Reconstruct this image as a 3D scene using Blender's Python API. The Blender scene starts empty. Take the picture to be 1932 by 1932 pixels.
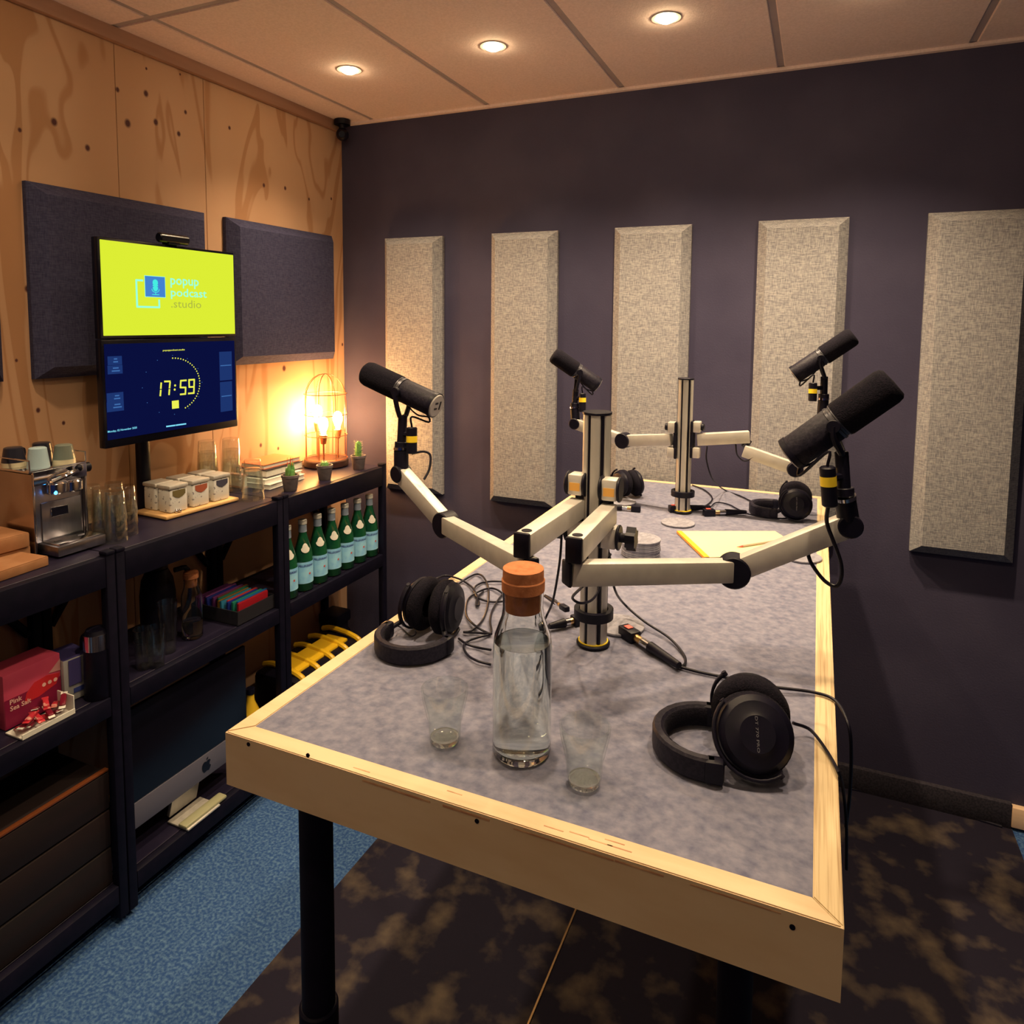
import bpy, bmesh, math, random
from mathutils import Vector as V, Matrix as M4

# ------------------------------------------------------------------ camera, world, exposure
sc = bpy.context.scene
COL = sc.collection
F_PX, PX, PY = 1324.76, 966.0, 720.4
YAW, PIT, ROL = .4106, .0848, .0085
CAM = V((1.9532, -2.5941, 1.6))
_fw = V((-math.sin(YAW), math.cos(YAW), 0)); _rt = V((math.cos(YAW), math.sin(YAW), 0)); _up = V((0, 0, 1))
CF = _fw*math.cos(PIT)-_up*math.sin(PIT); _u2 = _up*math.cos(PIT)+_fw*math.sin(PIT)
CR = _rt*math.cos(ROL)+_u2*math.sin(ROL); CU = _u2*math.cos(ROL)-_rt*math.sin(ROL)
cd = bpy.data.cameras.new('camera'); cam = bpy.data.objects.new('camera', cd); COL.objects.link(cam)
cd.sensor_width = 36; cd.lens = F_PX/1932*36; cd.shift_x = 0; cd.shift_y = -(966-PY)/1932
cd.clip_start = .05; cd.clip_end = 50
cam.matrix_world = M4(((CR.x, CU.x, -CF.x, CAM.x), (CR.y, CU.y, -CF.y, CAM.y), (CR.z, CU.z, -CF.z, CAM.z), (0, 0, 0, 1)))
sc.camera = cam
w = bpy.data.worlds.new('blue_fill'); sc.world = w; w.use_nodes = True  # blue ambient fill added through the open front to tint the shadows
w.node_tree.nodes['Background'].inputs[0].default_value = (.10, .16, .60, 1)
w.node_tree.nodes['Background'].inputs[1].default_value = .055
sc.view_settings.view_transform = 'Standard'; sc.view_settings.look = 'None'
sc.cycles.transparent_max_bounces = 64; sc.view_settings.gamma = 1; sc.view_settings.use_curve_mapping = False
sc.view_settings.exposure = 0.38
LAMP_W = 20.0            # each ceiling downlight
LAMP_COL = (1.0, .74, .45)

def ray(u, v): return CF+CR*((u-PX)/F_PX)-CU*((v-PY)/F_PX)
def Zp(u, v, z): r = ray(u, v); return CAM+r*((z-CAM.z)/r.z)
def Xp(u, v, x): r = ray(u, v); return CAM+r*((x-CAM.x)/r.x)
def Yp(u, v, y): r = ray(u, v); return CAM+r*((y-CAM.y)/r.y)
def Dp(u, v, d): return CAM+ray(u, v)*d

# ------------------------------------------------------------------ materials
def lin(c):
    return tuple(((x/255)/12.92 if x/255 <= .04045 else ((x/255+.055)/1.055)**2.4) for x in c)
def mat(name, c, rough=.6, metal=0, c2=None, ns=20, lo=.4, hi=.6, stretch=(1, 1, 1), bump=0, bs=None, detail=4, spec=.5, emit=None, es=0, trans=0, ior=1.45, coat=0, sheen=0):
    m = bpy.data.materials.new(name); m.use_nodes = True; nt = m.node_tree; N = nt.nodes; L = nt.links
    b = N['Principled BSDF']
    c = (*c, 1) if len(c) == 3 else c
    b.inputs['Base Color'].default_value = c
    b.inputs['Roughness'].default_value = rough; b.inputs['Metallic'].default_value = metal
    b.inputs['Specular IOR Level'].default_value = spec; b.inputs['IOR'].default_value = ior
    b.inputs['Transmission Weight'].default_value = trans; b.inputs['Coat Weight'].default_value = coat
    b.inputs['Sheen Weight'].default_value = sheen
    if emit: b.inputs['Emission Color'].default_value = (*emit, 1); b.inputs['Emission Strength'].default_value = es
    if c2 or bump:
        tc = N.new('ShaderNodeTexCoord'); mp = N.new('ShaderNodeMapping'); mp.inputs['Scale'].default_value = stretch
        L.new(tc.outputs['Object'], mp.inputs[0])
        nz = N.new('ShaderNodeTexNoise'); nz.inputs['Scale'].default_value = ns; nz.inputs['Detail'].default_value = detail
        L.new(mp.outputs[0], nz.inputs['Vector'])
        if c2:
            cr = N.new('ShaderNodeValToRGB'); cr.color_ramp.elements[0].position = lo; cr.color_ramp.elements[1].position = hi
            cr.color_ramp.elements[0].color = c; cr.color_ramp.elements[1].color = (*c2, 1)
            L.new(nz.outputs[0], cr.inputs[0]); L.new(cr.outputs[0], b.inputs['Base Color'])
        if bump:
            bp = N.new('ShaderNodeBump'); bp.inputs['Strength'].default_value = bump; bp.inputs['Distance'].default_value = .002
            n2 = N.new('ShaderNodeTexNoise'); n2.inputs['Scale'].default_value = bs or ns; n2.inputs['Detail'].default_value = 3
            L.new(mp.outputs[0], n2.inputs['Vector'])
            L.new(n2.outputs[0], bp.inputs['Height']); L.new(bp.outputs[0], b.inputs['Normal'])
    return m

def knots_mat(name, base, dark, knots, seedscale=1.0):
    """birch/pine plywood face: flowing vertical figure plus explicit round knots (object coordinates = world)."""
    m = mat(name, base, .62, spec=.3); nt = m.node_tree; N = nt.nodes; L = nt.links; b = N['Principled BSDF']
    tc = N.new('ShaderNodeTexCoord'); mp = N.new('ShaderNodeMapping'); mp.inputs['Scale'].default_value = (1, 1, .22)
    L.new(tc.outputs['Object'], mp.inputs[0])
    n1 = N.new('ShaderNodeTexNoise'); n1.inputs['Scale'].default_value = 3.2; n1.inputs['Detail'].default_value = 3; n1.inputs['Distortion'].default_value = .6
    L.new(mp.outputs[0], n1.inputs['Vector'])
    mu = N.new('ShaderNodeMath'); mu.operation = 'MULTIPLY'; mu.inputs[1].default_value = 20; L.new(n1.outputs[0], mu.inputs[0])
    si = N.new('ShaderNodeMath'); si.operation = 'SINE'; L.new(mu.outputs[0], si.inputs[0])
    mu2 = N.new('ShaderNodeMath'); mu2.operation = 'MULTIPLY'; mu2.inputs[1].default_value = 70; L.new(n1.outputs[0], mu2.inputs[0])
    si2 = N.new('ShaderNodeMath'); si2.operation = 'SINE'; L.new(mu2.outputs[0], si2.inputs[0])
    ad = N.new('ShaderNodeMath'); ad.operation = 'ADD'; L.new(si.outputs[0], ad.inputs[0]); L.new(si2.outputs[0], ad.inputs[1])
    cr = N.new('ShaderNodeValToRGB'); L.new(ad.outputs[0], cr.inputs[0])
    e = cr.color_ramp.elements; e[0].position = .0; e[0].color = (*base, 1); e[1].position = 1; e[1].color = (*[x*y for x, y in zip(base, (.80, .70, .60))], 1)
    k = e.new(.62); k.color = (*[x*.97 for x in base], 1)
    # large blotchy tone change between veneers
    n3 = N.new('ShaderNodeTexNoise'); n3.inputs['Scale'].default_value = 2.1; L.new(mp.outputs[0], n3.inputs['Vector'])
    mx0 = N.new('ShaderNodeMix'); mx0.data_type = 'RGBA'; mx0.blend_type = 'MULTIPLY'
    r3 = N.new('ShaderNodeMapRange'); r3.inputs[1].default_value = .45; r3.inputs[2].default_value = .65; L.new(n3.outputs[0], r3.inputs[0])
    L.new(r3.outputs[0], mx0.inputs[0]); L.new(cr.outputs[0], mx0.inputs[6]); mx0.inputs[7].default_value = (.86, .8, .74, 1)
    last = None
    for (x, y, z, r) in knots:
        vm = N.new('ShaderNodeVectorMath'); vm.operation = 'SUBTRACT'; vm.inputs[1].default_value = (x, y, z); L.new(tc.outputs['Object'], vm.inputs[0])
        vs = N.new('ShaderNodeVectorMath'); vs.operation = 'MULTIPLY'; vs.inputs[1].default_value = (0, 1, .8); L.new(vm.outputs[0], vs.inputs[0])
        ln = N.new('ShaderNodeVectorMath'); ln.operation = 'LENGTH'; L.new(vs.outputs[0], ln.inputs[0])
        mr = N.new('ShaderNodeMapRange'); mr.inputs[1].default_value = r*1.25; mr.inputs[2].default_value = r*.6; mr.inputs[3].default_value = 0; mr.inputs[4].default_value = 1
        L.new(ln.outputs['Value'], mr.inputs[0])
        if last is None: last = mr.outputs[0]
        else:
            mm = N.new('ShaderNodeMath'); mm.operation = 'MAXIMUM'; L.new(last, mm.inputs[0]); L.new(mr.outputs[0], mm.inputs[1]); last = mm.outputs[0]
    mx = N.new('ShaderNodeMix'); mx.data_type = 'RGBA'
    if last is not None: L.new(last, mx.inputs[0])
    else: mx.inputs[0].default_value = 0
    L.new(mx0.outputs[2], mx.inputs[6]); mx.inputs[7].default_value = (*dark, 1)
    L.new(mx.outputs[2], b.inputs['Base Color'])
    return m

def weave_mat(name, c1, c2):
    m = mat(name, c1, .9, spec=.15); nt = m.node_tree; N = nt.nodes; L = nt.links; b = N['Principled BSDF']
    tc = N.new('ShaderNodeTexCoord'); outs = []
    for st in ((700, 700, 90), (90, 90, 700)):
        mp = N.new('ShaderNodeMapping'); mp.inputs['Scale'].default_value = st; L.new(tc.outputs['Object'], mp.inputs[0])
        nz = N.new('ShaderNodeTexNoise'); nz.inputs['Scale'].default_value = .6; nz.inputs['Detail'].default_value = 3; L.new(mp.outputs[0], nz.inputs['Vector']); outs.append(nz.outputs[0])
    ad = N.new('ShaderNodeMath'); ad.operation = 'ADD'; L.new(outs[0], ad.inputs[0]); L.new(outs[1], ad.inputs[1])
    mr = N.new('ShaderNodeMapRange'); mr.inputs[1].default_value = .78; mr.inputs[2].default_value = 1.22; L.new(ad.outputs[0], mr.inputs[0])
    mx = N.new('ShaderNodeMix'); mx.data_type = 'RGBA'; L.new(mr.outputs[0], mx.inputs[0]); mx.inputs[6].default_value = (*c1, 1); mx.inputs[7].default_value = (*c2, 1)
    L.new(mx.outputs[2], b.inputs['Base Color'])
    bp = N.new('ShaderNodeBump'); bp.inputs['Strength'].default_value = .3; bp.inputs['Distance'].default_value = .002; L.new(ad.outputs[0], bp.inputs['Height']); L.new(bp.outputs[0], b.inputs['Normal'])
    return m

def glass_mat(name, c=(1, 1, 1), ior=1.45, rough=.0):
    m = mat(name, c, rough, trans=1, ior=ior); return m

def emit_mat(name, c, s):
    m = bpy.data.materials.new(name); m.use_nodes = True; N = m.node_tree.nodes; N.clear()
    e = N.new('ShaderNodeEmission'); o = N.new('ShaderNodeOutputMaterial'); e.inputs[0].default_value = (*c, 1); e.inputs[1].default_value = s
    m.node_tree.links.new(e.outputs[0], o.inputs[0]); return m

KN = [(282,635,14),(103,677,8),(456,770,12),(612,467,10),(760,487,13),(665,642,16),(811,636,13),(931,697,11),(966,584,9),(1195,666,9),(1374,965,10),(1485,980,10),(1609,1037,8),(1725,1035,8),(762,357,6),(938,387,5),(700,258,9)]
KN = [(Xp(u/2.76, v/2.76, 0), r/2.76/560) for u, v, r in KN]
KN += [(Xp(u, v, 0), r) for u, v, r in [(52, 545, .008), (72, 774, .006), (120, 798, .005), (536, 695, .010), (492, 840, .007), (525, 846, .006), (646, 650, .006), (31, 680, .004)]]
mPLY = knots_mat('plywood_face', (.62, .38, .235), (.09, .03, .03), [(p.x, p.y, p.z, r) for p, r in KN])
mWALL = mat('charcoal_wall_paint', (.050, .045, .088), .75, c2=(.061, .055, .102), ns=3, bump=.25, bs=160, spec=.25)
mCEIL = mat('ceiling_tile_white', (.86, .70, .68), .9, c2=(.77, .62, .60), ns=140, lo=.35, hi=.65, bump=.3, bs=220)
mBAR = mat('ceiling_grid_grey', (.36, .31, .34), .7, c2=(.40, .35, .38), ns=8)
mFLOOR = mat('blue_speckled_floor', (.020, .062, .20), .85, c2=(.09, .18, .33), ns=120, lo=.42, hi=.72, bump=.3, detail=6, spec=.25)
mRUG = mat('mottled_brown_mat', (.012, .010, .022), .85, c2=(.13, .098, .070), ns=9, lo=.50, hi=.80, bump=.3, bs=90, detail=15, spec=.2)
mGOLD = mat('brass_profile', (.75, .48, .22), .3, 1)
mBASE = mat('dark_skirting_carpet', (.016, .014, .025), .95, c2=(.035, .03, .045), ns=160)
mWOOD = mat('birch_ply_face', (.80, .58, .40), .5, c2=(.72, .49, .31), ns=5, lo=.35, hi=.75, stretch=(1, 1, 9), bump=.08, bs=30, spec=.35)
mEDGE = mat('birch_ply_edge_layers', (.62, .49, .30), .5, c2=(.38, .26, .14), ns=210, lo=.45, hi=.72, stretch=(1.6, .03, .2), detail=2, spec=.35)
mEDGE2 = mat('birch_ply_solid_edge', (.68, .52, .34), .5, c2=(.60, .43, .26), ns=7, lo=.4, hi=.75, stretch=(1, 7, 3), spec=.35)
mSCAR = mat('torn_veneer', (.45, .22, .12), .7, c2=(.6, .36, .2), ns=40)
mFELT = mat('grey_felt_top', (.090, .098, .170), .95, c2=(.235, .235, .315), ns=75, lo=.22, hi=.80, bump=.25, bs=240, detail=7, spec=.15, sheen=.2)
mFELT2 = mat('grey_felt_coaster', (.27, .27, .33), .95, c2=(.20, .20, .25), ns=120, spec=.15)
mPAN = weave_mat('light_grey_weave', (.19, .19, .22), (.42, .41, .42))
mPAND = weave_mat('charcoal_weave', (.035, .036, .082), (.068, .067, .128))
mBLK = mat('black_plastic', (.004, .004, .012), .45, c2=(.006, .005, .015), ns=60, spec=.28)
mBLKM = mat('black_matte_steel', (.003, .003, .012), .62, c2=(.005, .004, .015), ns=30, spec=.2)
mSHELF = mat('black_shelf_board', (.012, .010, .028), .42, c2=(.018, .015, .036), ns=12, spec=.3)
mFOAM = mat('black_foam', (.004, .004, .009), .95, c2=(.010, .008, .016), ns=400, bump=.6, bs=500, spec=.2)
mPADF = mat('dark_leatherette', (.007, .006, .016), .55, spec=.3, c2=(.015, .013, .026), ns=200, bump=.3)
mALU = mat('brushed_aluminium', (.62, .60, .56), .45, .35, c2=(.54, .52, .49), ns=60, stretch=(1, 1, .15))
mALU2 = mat('anodised_arm_tube', (.64, .61, .57), .45, .30, c2=(.58, .55, .52), ns=30)
mCHR = mat('chrome', (.75, .75, .78), .12, 1, c2=(.68, .68, .72), ns=20)
mSTL = mat('brushed_steel_dark', (.42, .42, .48), .28, 1, c2=(.36, .36, .42), ns=60, stretch=(1, 1, .1))
mCOP = mat('copper_wire', (.50, .20, .10), .35, .8, c2=(.42, .16, .08), ns=40)
mCORK = mat('cork', (.52, .20, .09), .9, c2=(.40, .14, .06), ns=90, lo=.4, hi=.7, bump=.5, bs=120, spec=.2)
mGLS = glass_mat('clear_glass', (.97, 1, .99))
mWAT = glass_mat('water', (.95, 1, .99), 1.33)
def thin_glass(name, tint=(.97, .99, .98), k=1.0):
    m = bpy.data.materials.new(name); m.use_nodes = True; N = m.node_tree.nodes; L = m.node_tree.links; N.clear()
    t = N.new('ShaderNodeBsdfTransparent'); t.inputs[0].default_value = (*tint, 1); g_ = N.new('ShaderNodeBsdfGlossy'); g_.inputs['Roughness'].default_value = .03
    lw = N.new('ShaderNodeLayerWeight'); lw.inputs[0].default_value = .5; pw = N.new('ShaderNodeMath'); pw.operation = 'POWER'; pw.inputs[1].default_value = 4; L.new(lw.outputs['Facing'], pw.inputs[0])
    mu = N.new('ShaderNodeMath'); mu.operation = 'MULTIPLY_ADD'; mu.inputs[1].default_value = .55*k; mu.inputs[2].default_value = .035*k; mu.use_clamp = True; L.new(pw.outputs[0], mu.inputs[0])
    mx = N.new('ShaderNodeMixShader'); o = N.new('ShaderNodeOutputMaterial'); L.new(mu.outputs[0], mx.inputs[0]); L.new(t.outputs[0], mx.inputs[1]); L.new(g_.outputs[0], mx.inputs[2]); L.new(mx.outputs[0], o.inputs[0]); return m
mTHN = thin_glass('thin_clear_glass', k=2.6); mTHN2 = thin_glass('thin_glass_bowl', k=1.0); mBG = mat('thick_glass_base', (1, 1, 1), .08, trans=.93)
mGRN = glass_mat('green_glass', (.03, .42, .16), 1.5)
mGRNP = mat('green_bottle_inside', (.01, .12, .05), .1, trans=.7)
mLBL = mat('pale_blue_label', (.36, .74, 1.0), .6, c2=(.22, .55, .92), ns=22, lo=.45, hi=.62)
mWHT = mat('white_paper', (.80, .80, .74), .7, c2=(.74, .74, .70), ns=30)
mRED = mat('red_print', (.75, .12, .10), .6)
mNAVY = mat('navy_print', (.04, .06, .28), .6)
mYEL = mat('yellow_band', (.90, .66, .03), .5)
mORG = mat('orange_binding', (.95, .38, .03), .5)
mORS = mat('orange_sticker', (.85, .45, .10), .55)
mPAPER = mat('note_paper', (.74, .66, .36), .7, c2=(.71, .63, .34), ns=4)
mPOT = mat('grey_clay_pot', (.12, .10, .115), .85, c2=(.16, .135, .15), ns=50, bump=.3)
mSOIL = mat('soil', (.12, .07, .04), 1, c2=(.2, .12, .07), ns=120)
mCACT = mat('cactus_green', (.10, .30, .07), .7, c2=(.20, .42, .12), ns=60)
mCACW = mat('cactus_white_wool', (.62, .60, .42), .9, c2=(.5, .48, .3), ns=120)
mREDL = mat('red_cactus_tip', (.75, .10, .04), .7)
mCARD = mat('brown_cardboard', (.40, .20, .10), .85, c2=(.34, .16, .075), ns=18, spec=.2)
mBAM = mat('bamboo_tray', (.80, .52, .24), .45, c2=(.70, .42, .18), ns=14, stretch=(1, .2, 1))
mJAR = mat('terrazzo_jar', (.72, .72, .70), .5, c2=(.25, .25, .28), ns=95, lo=.62, hi=.68, detail=1)
mTAG1 = mat('olive_tag', (.16, .13, .05), .6); mTAG2 = mat('rust_tag', (.40, .10, .05), .6); mTAG3 = mat('slate_tag', (.06, .06, .10), .6)
mMUGB = mat('pale_blue_glaze', (.42, .58, .66), .3); mMUGG = mat('sage_glaze', (.17, .20, .17), .35); mMUGD = mat('black_glaze', (.02, .02, .035), .3); mMUGC = mat('cream_glaze', (.66, .60, .42), .4)
mYS = emit_mat('screen_yellow', (.72, .85, .035), .77)
mNS = emit_mat('screen_navy', (.003, .005, .046), .77)
mCY = emit_mat('screen_mint', (.32, 1, .75), .77)
mBQ = emit_mat('screen_logo_blue', (.06, .22, .62), .77)
mTQ = emit_mat('screen_turquoise', (.06, .85, .75), .77)
mOL = emit_mat('screen_olive_letters', (.42, .48, .06), .77)
mYD = emit_mat('screen_yellow_digits', (.85, .88, .09), .77)
mPB = emit_mat('screen_panel_blue', (.012, .034, .15), .77)
mPB2 = emit_mat('screen_panel_text', (.05, .15, .40), .77)
mLB = emit_mat('screen_light_blue', (.22, .75, .95), .77)
mBZ = mat('monitor_bezel', (.004, .004, .010), .25)
mLEN = emit_mat('lamp_lens', (1, .74, .40), 100)
mBULB = emit_mat('glowing_filament_bulb', (1, .52, .17), 240)
mBLED = emit_mat('blue_indicator', (.05, .35, 1), 6)
mGREYP = mat('grey_plastic', (.45, .43, .42), .5, c2=(.40, .38, .38), ns=30)

# ------------------------------------------------------------------ mesh helpers
class MB:
    def __init__(s): s.b = bmesh.new(); s.M = M4.Identity(4)
    def _x(s, vs, m=None):
        t = s.M @ m if m is not None else s.M
        for v in vs: v.co = t @ v.co
    def box(s, c, d, bev=0, R=None, seg=2):
        r = bmesh.ops.create_cube(s.b, size=1); vs = r['verts']
        for v in vs: v.co = V((v.co.x*d[0], v.co.y*d[1], v.co.z*d[2]))
        if bev:
            es = list({e for v in vs for e in v.link_edges})
            rr = bmesh.ops.bevel(s.b, geom=es, offset=bev, segments=seg, profile=.5, affect='EDGES'); vs = list({v for f in rr['faces'] for v in f.verts} | {v for v in vs if v.is_valid})
        m = M4.Translation(V(c)) @ (R.to_4x4() if R is not None else M4.Identity(4))
        s._x(vs, m); return s
    def lathe(s, prof, n=24, m=None, cap=True):
        rings = []; 
        for r, z in prof:
            if r < 1e-6: rings.append([s.b.verts.new((0, 0, z))])
            else: rings.append([s.b.verts.new((r*math.cos(2*math.pi*i/n), r*math.sin(2*math.pi*i/n), z)) for i in range(n)])
        for a, b in zip(rings, rings[1:]):
            if len(a) == 1 and len(b) == 1: continue
            for i in range(n):
                j = (i+1) % n
                try:
                    if len(a) == 1: s.b.faces.new((a[0], b[j], b[i]))
                    elif len(b) == 1: s.b.faces.new((a[i], a[j], b[0]))
                    else: s.b.faces.new((a[i], a[j], b[j], b[i]))
                except ValueError: pass
        if cap:
            if len(rings[0]) > 1: s.b.faces.new(list(reversed(rings[0])))
            if len(rings[-1]) > 1: s.b.faces.new(rings[-1])
        s._x([v for r in rings for v in r], m); return s
    def cyl(s, p0, p1, r0, r1=None, n=20, bev=0):
        p0, p1 = V(p0), V(p1); d = p1-p0; L = d.length; r1 = r0 if r1 is None else r1
        q = d.to_track_quat('Z', 'Y'); m = M4.Translation(p0) @ q.to_matrix().to_4x4()
        pr = [(r0, 0), (r1, L)] if not bev else [(r0-bev, 0), (r0, bev), (r1, L-bev), (r1-bev, L)]
        return s.lathe(pr, n, m)
    def ball(s, c, r, n=16):
        r = (r, r, r) if not hasattr(r, '__len__') else r
        res = bmesh.ops.create_uvsphere(s.b, u_segments=n, v_segments=max(6, n//2), radius=1)
        s._x(res['verts'], M4.Translation(V(c)) @ M4.Diagonal((*r, 1))); return s
    def tube(s, pts, r, n=7, sm=4, closed=False):
        P = [V(p) for p in pts]
        if sm and len(P) > 2:
            Q = []; k = len(P); rng = range(k) if closed else range(k-1)
            for i in rng:
                p0 = P[(i-1) % k] if closed or i > 0 else P[0]*2-P[1]; p1 = P[i]; p2 = P[(i+1) % k]; p3 = P[(i+2) % k] if closed or i+2 < k else P[-1]*2-P[-2]
                for j in range(sm):
                    t = j/sm; Q.append(.5*((2*p1)+(-p0+p2)*t+(2*p0-5*p1+4*p2-p3)*t*t+(-p0+3*p1-3*p2+p3)*t**3))
            if not closed: Q.append(P[-1])
            P = Q
        up = V((0, 0, 1)); rings = []; k = len(P); prev = None
        for i, p in enumerate(P):
            t = (P[(i+1) % k]-P[i-1]) if closed else (P[min(i+1, k-1)]-P[max(i-1, 0)])
            if t.length < 1e-9: t = V((1, 0, 0))
            t.normalize()
            a = prev if prev is not None else (up if abs(t.z) < .9 else V((1, 0, 0)))
            a = a-t*a.dot(t)
            if a.length < 1e-6: a = V((1, 0, 0))-t*t.x
            a.normalize(); prev = a; b = t.cross(a)
            rings.append([s.b.verts.new(p+a*(r*math.cos(2*math.pi*q/n))+b*(r*math.sin(2*math.pi*q/n))) for q in range(n)])
        pr = list(zip(rings, rings[1:]))+([(rings[-1], rings[0])] if closed else [])
        for A, B in pr:
            for i in range(n): s.b.faces.new((A[i], A[(i+1) % n], B[(i+1) % n], B[i]))
        if not closed: s.b.faces.new(rings[0]); s.b.faces.new(rings[-1])
        s._x([v for R in rings for v in R]); return s
    def ribbon(s, pts, wd, th, side):      # strap of width wd along 'side', thickness th
        P = [V(p) for p in pts]; side = V(side).normalized(); R = []; k = len(P)
        for i, p in enumerate(P):
            t = (P[min(i+1, k-1)]-P[max(i-1, 0)]).normalized(); nn = t.cross(side).normalized()
            R.append([s.b.verts.new(p+side*a*wd/2+nn*b*th/2) for a, b in ((-1, -.6), (-.8, -1), (.8, -1), (1, -.6), (1, .6), (.8, 1), (-.8, 1), (-1, .6))])
        for A, B in zip(R, R[1:]):
            for i in range(8): s.b.faces.new((A[i], A[(i+1) % 8], B[(i+1) % 8], B[i]))
        s.b.faces.new(R[0]); s.b.faces.new(R[-1]); s._x([v for r in R for v in r]); return s
    def prism(s, poly, h, m=None):
        a = [s.b.verts.new((x, y, 0)) for x, y in poly]; b = [s.b.verts.new((x, y, h)) for x, y in poly]
        s.b.faces.new(list(reversed(a))); s.b.faces.new(b); n = len(poly)
        for i in range(n): s.b.faces.new((a[i], a[(i+1) % n], b[(i+1) % n], b[i]))
        s._x(a+b, m); return s
    def hull8(s, lo, hi):                # lo, hi: four points each
        a = [s.b.verts.new(V(p)) for p in lo]; b = [s.b.verts.new(V(p)) for p in hi]
        s.b.faces.new(list(reversed(a))); s.b.faces.new(b)
        for i in range(4): s.b.faces.new((a[i], a[(i+1) % 4], b[(i+1) % 4], b[i]))
        s._x(a+b); return s
    def mesh(s, me, m=None):
        t = bmesh.new(); t.from_mesh(me); mp = {}
        vs = []
        for v in t.verts: nv = s.b.verts.new(v.co); mp[v.index] = nv; vs.append(nv)
        for f in t.faces:
            try: s.b.faces.new([mp[v.index] for v in f.verts])
            except ValueError: pass
        t.free(); s._x(vs, m); return s

def put(name, mb, m, parent=None, sharp=35, label=None):
    if parent is not None:
        off = parent['_o'] if '_o' in parent else None
        if off is not None: bmesh.ops.translate(mb.b, verts=mb.b.verts, vec=-V(off))
    bmesh.ops.recalc_face_normals(mb.b, faces=mb.b.faces)
    me = bpy.data.meshes.new(name); mb.b.to_mesh(me); mb.b.free()
    me.materials.append(m)
    me.polygons.foreach_set('use_smooth', [True]*len(me.polygons)); me.set_sharp_from_angle(angle=math.radians(sharp))
    o = bpy.data.objects.new(name, me); COL.objects.link(o)
    if parent is not None:
        o.parent = parent; o['_o'] = (0.0, 0.0, 0.0) if False else list(parent['_o']) if '_o' in parent else [0, 0, 0]
    else: o['_o'] = [0.0, 0.0, 0.0]
    if label: o['label'] = label
    return o
def thing(name, label, cat, loc=(0, 0, 0), group=None):
    o = bpy.data.objects.new(name, None); COL.objects.link(o); o.location = loc; o.empty_display_size = .05
    o['_o'] = list(V(loc)); o['label'] = label; o['category'] = cat
    if group: o['group'] = group
    return o
def tag(o, label, cat, group=None):
    o['label'] = label; o['category'] = cat
    if group: o['group'] = group
    return o
def struct(name, mb, m, sharp=35):
    o = put(name, mb, m, sharp=sharp); o['kind'] = 'structure'; return o
def solo(name, mb, m, label, cat, group=None, sharp=35):       # one-mesh thing, origin at its base centre
    vs = mb.b.verts; lo = V((min(v.co.x for v in vs), min(v.co.y for v in vs), min(v.co.z for v in vs))); hi = V((max(v.co.x for v in vs), max(v.co.y for v in vs), max(v.co.z for v in vs)))
    c = V(((lo.x+hi.x)/2, (lo.y+hi.y)/2, lo.z)); bmesh.ops.translate(mb.b, verts=vs, vec=-c)
    o = put(name, mb, m, sharp=sharp); o.location = c; o['_o'] = list(c); return tag(o, label, cat, group)
def dup(root, loc, label, rz=0, group=None):
    def cp(o, par):
        c = o.copy(); COL.objects.link(c); c.parent = par
        for ch in [x for x in bpy.data.objects if x.parent == o]: cp(ch, c)
        return c
    r = cp(root, None); r.location = loc; r.rotation_euler = (0, 0, rz); r['label'] = label; r['_o'] = list(loc)
    if group: r['group'] = group
    return r
def frame(o, x, z):
    x = V(x).normalized(); z = V(z); z = (z-x*z.dot(x)).normalized(); y = z.cross(x)
    return M4(((x.x, y.x, z.x, o[0]), (x.y, y.y, z.y, o[1]), (x.z, y.z, z.z, o[2]), (0, 0, 0, 1)))
_TX = {}
def text_mesh(t, size=1, ext=0, bold=0):
    k = (t, size, ext, bold)
    if k in _TX: return _TX[k]
    cu = bpy.data.curves.new('lettering', 'FONT'); cu.body = t; cu.size = size; cu.extrude = ext; cu.offset = bold; cu.resolution_u = 2
    ob = bpy.data.objects.new('lettering', cu); COL.objects.link(ob); bpy.context.view_layer.update()
    dg = bpy.context.evaluated_depsgraph_get(); me = bpy.data.meshes.new_from_object(ob.evaluated_get(dg)); bpy.data.objects.remove(ob); bpy.data.curves.remove(cu)
    _TX[k] = me; return me
def text_on(mb, t, origin, xdir, ydir, width=None, height=None, bold=0):
    """flat lettering: origin = lower left, scaled to the width and height wanted."""
    me = text_mesh(t, 1, 0, bold); xs = [v.co.x for v in me.vertices]; ys = [v.co.y for v in me.vertices]
    sx = width/(max(xs)-min(xs)); sy = height/(max(ys)-min(ys)) if height else sx
    x = V(xdir).normalized(); y = V(ydir).normalized(); z = x.cross(y)
    m = M4(((x.x, y.x, z.x, origin[0]), (x.y, y.y, z.y, origin[1]), (x.z, y.z, z.z, origin[2]), (0, 0, 0, 1))) @ M4.Diagonal((sx, sy, 1, 1)) @ M4.Translation((-min(xs), -min(ys), 0))
    mb.mesh(me, m)

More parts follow.
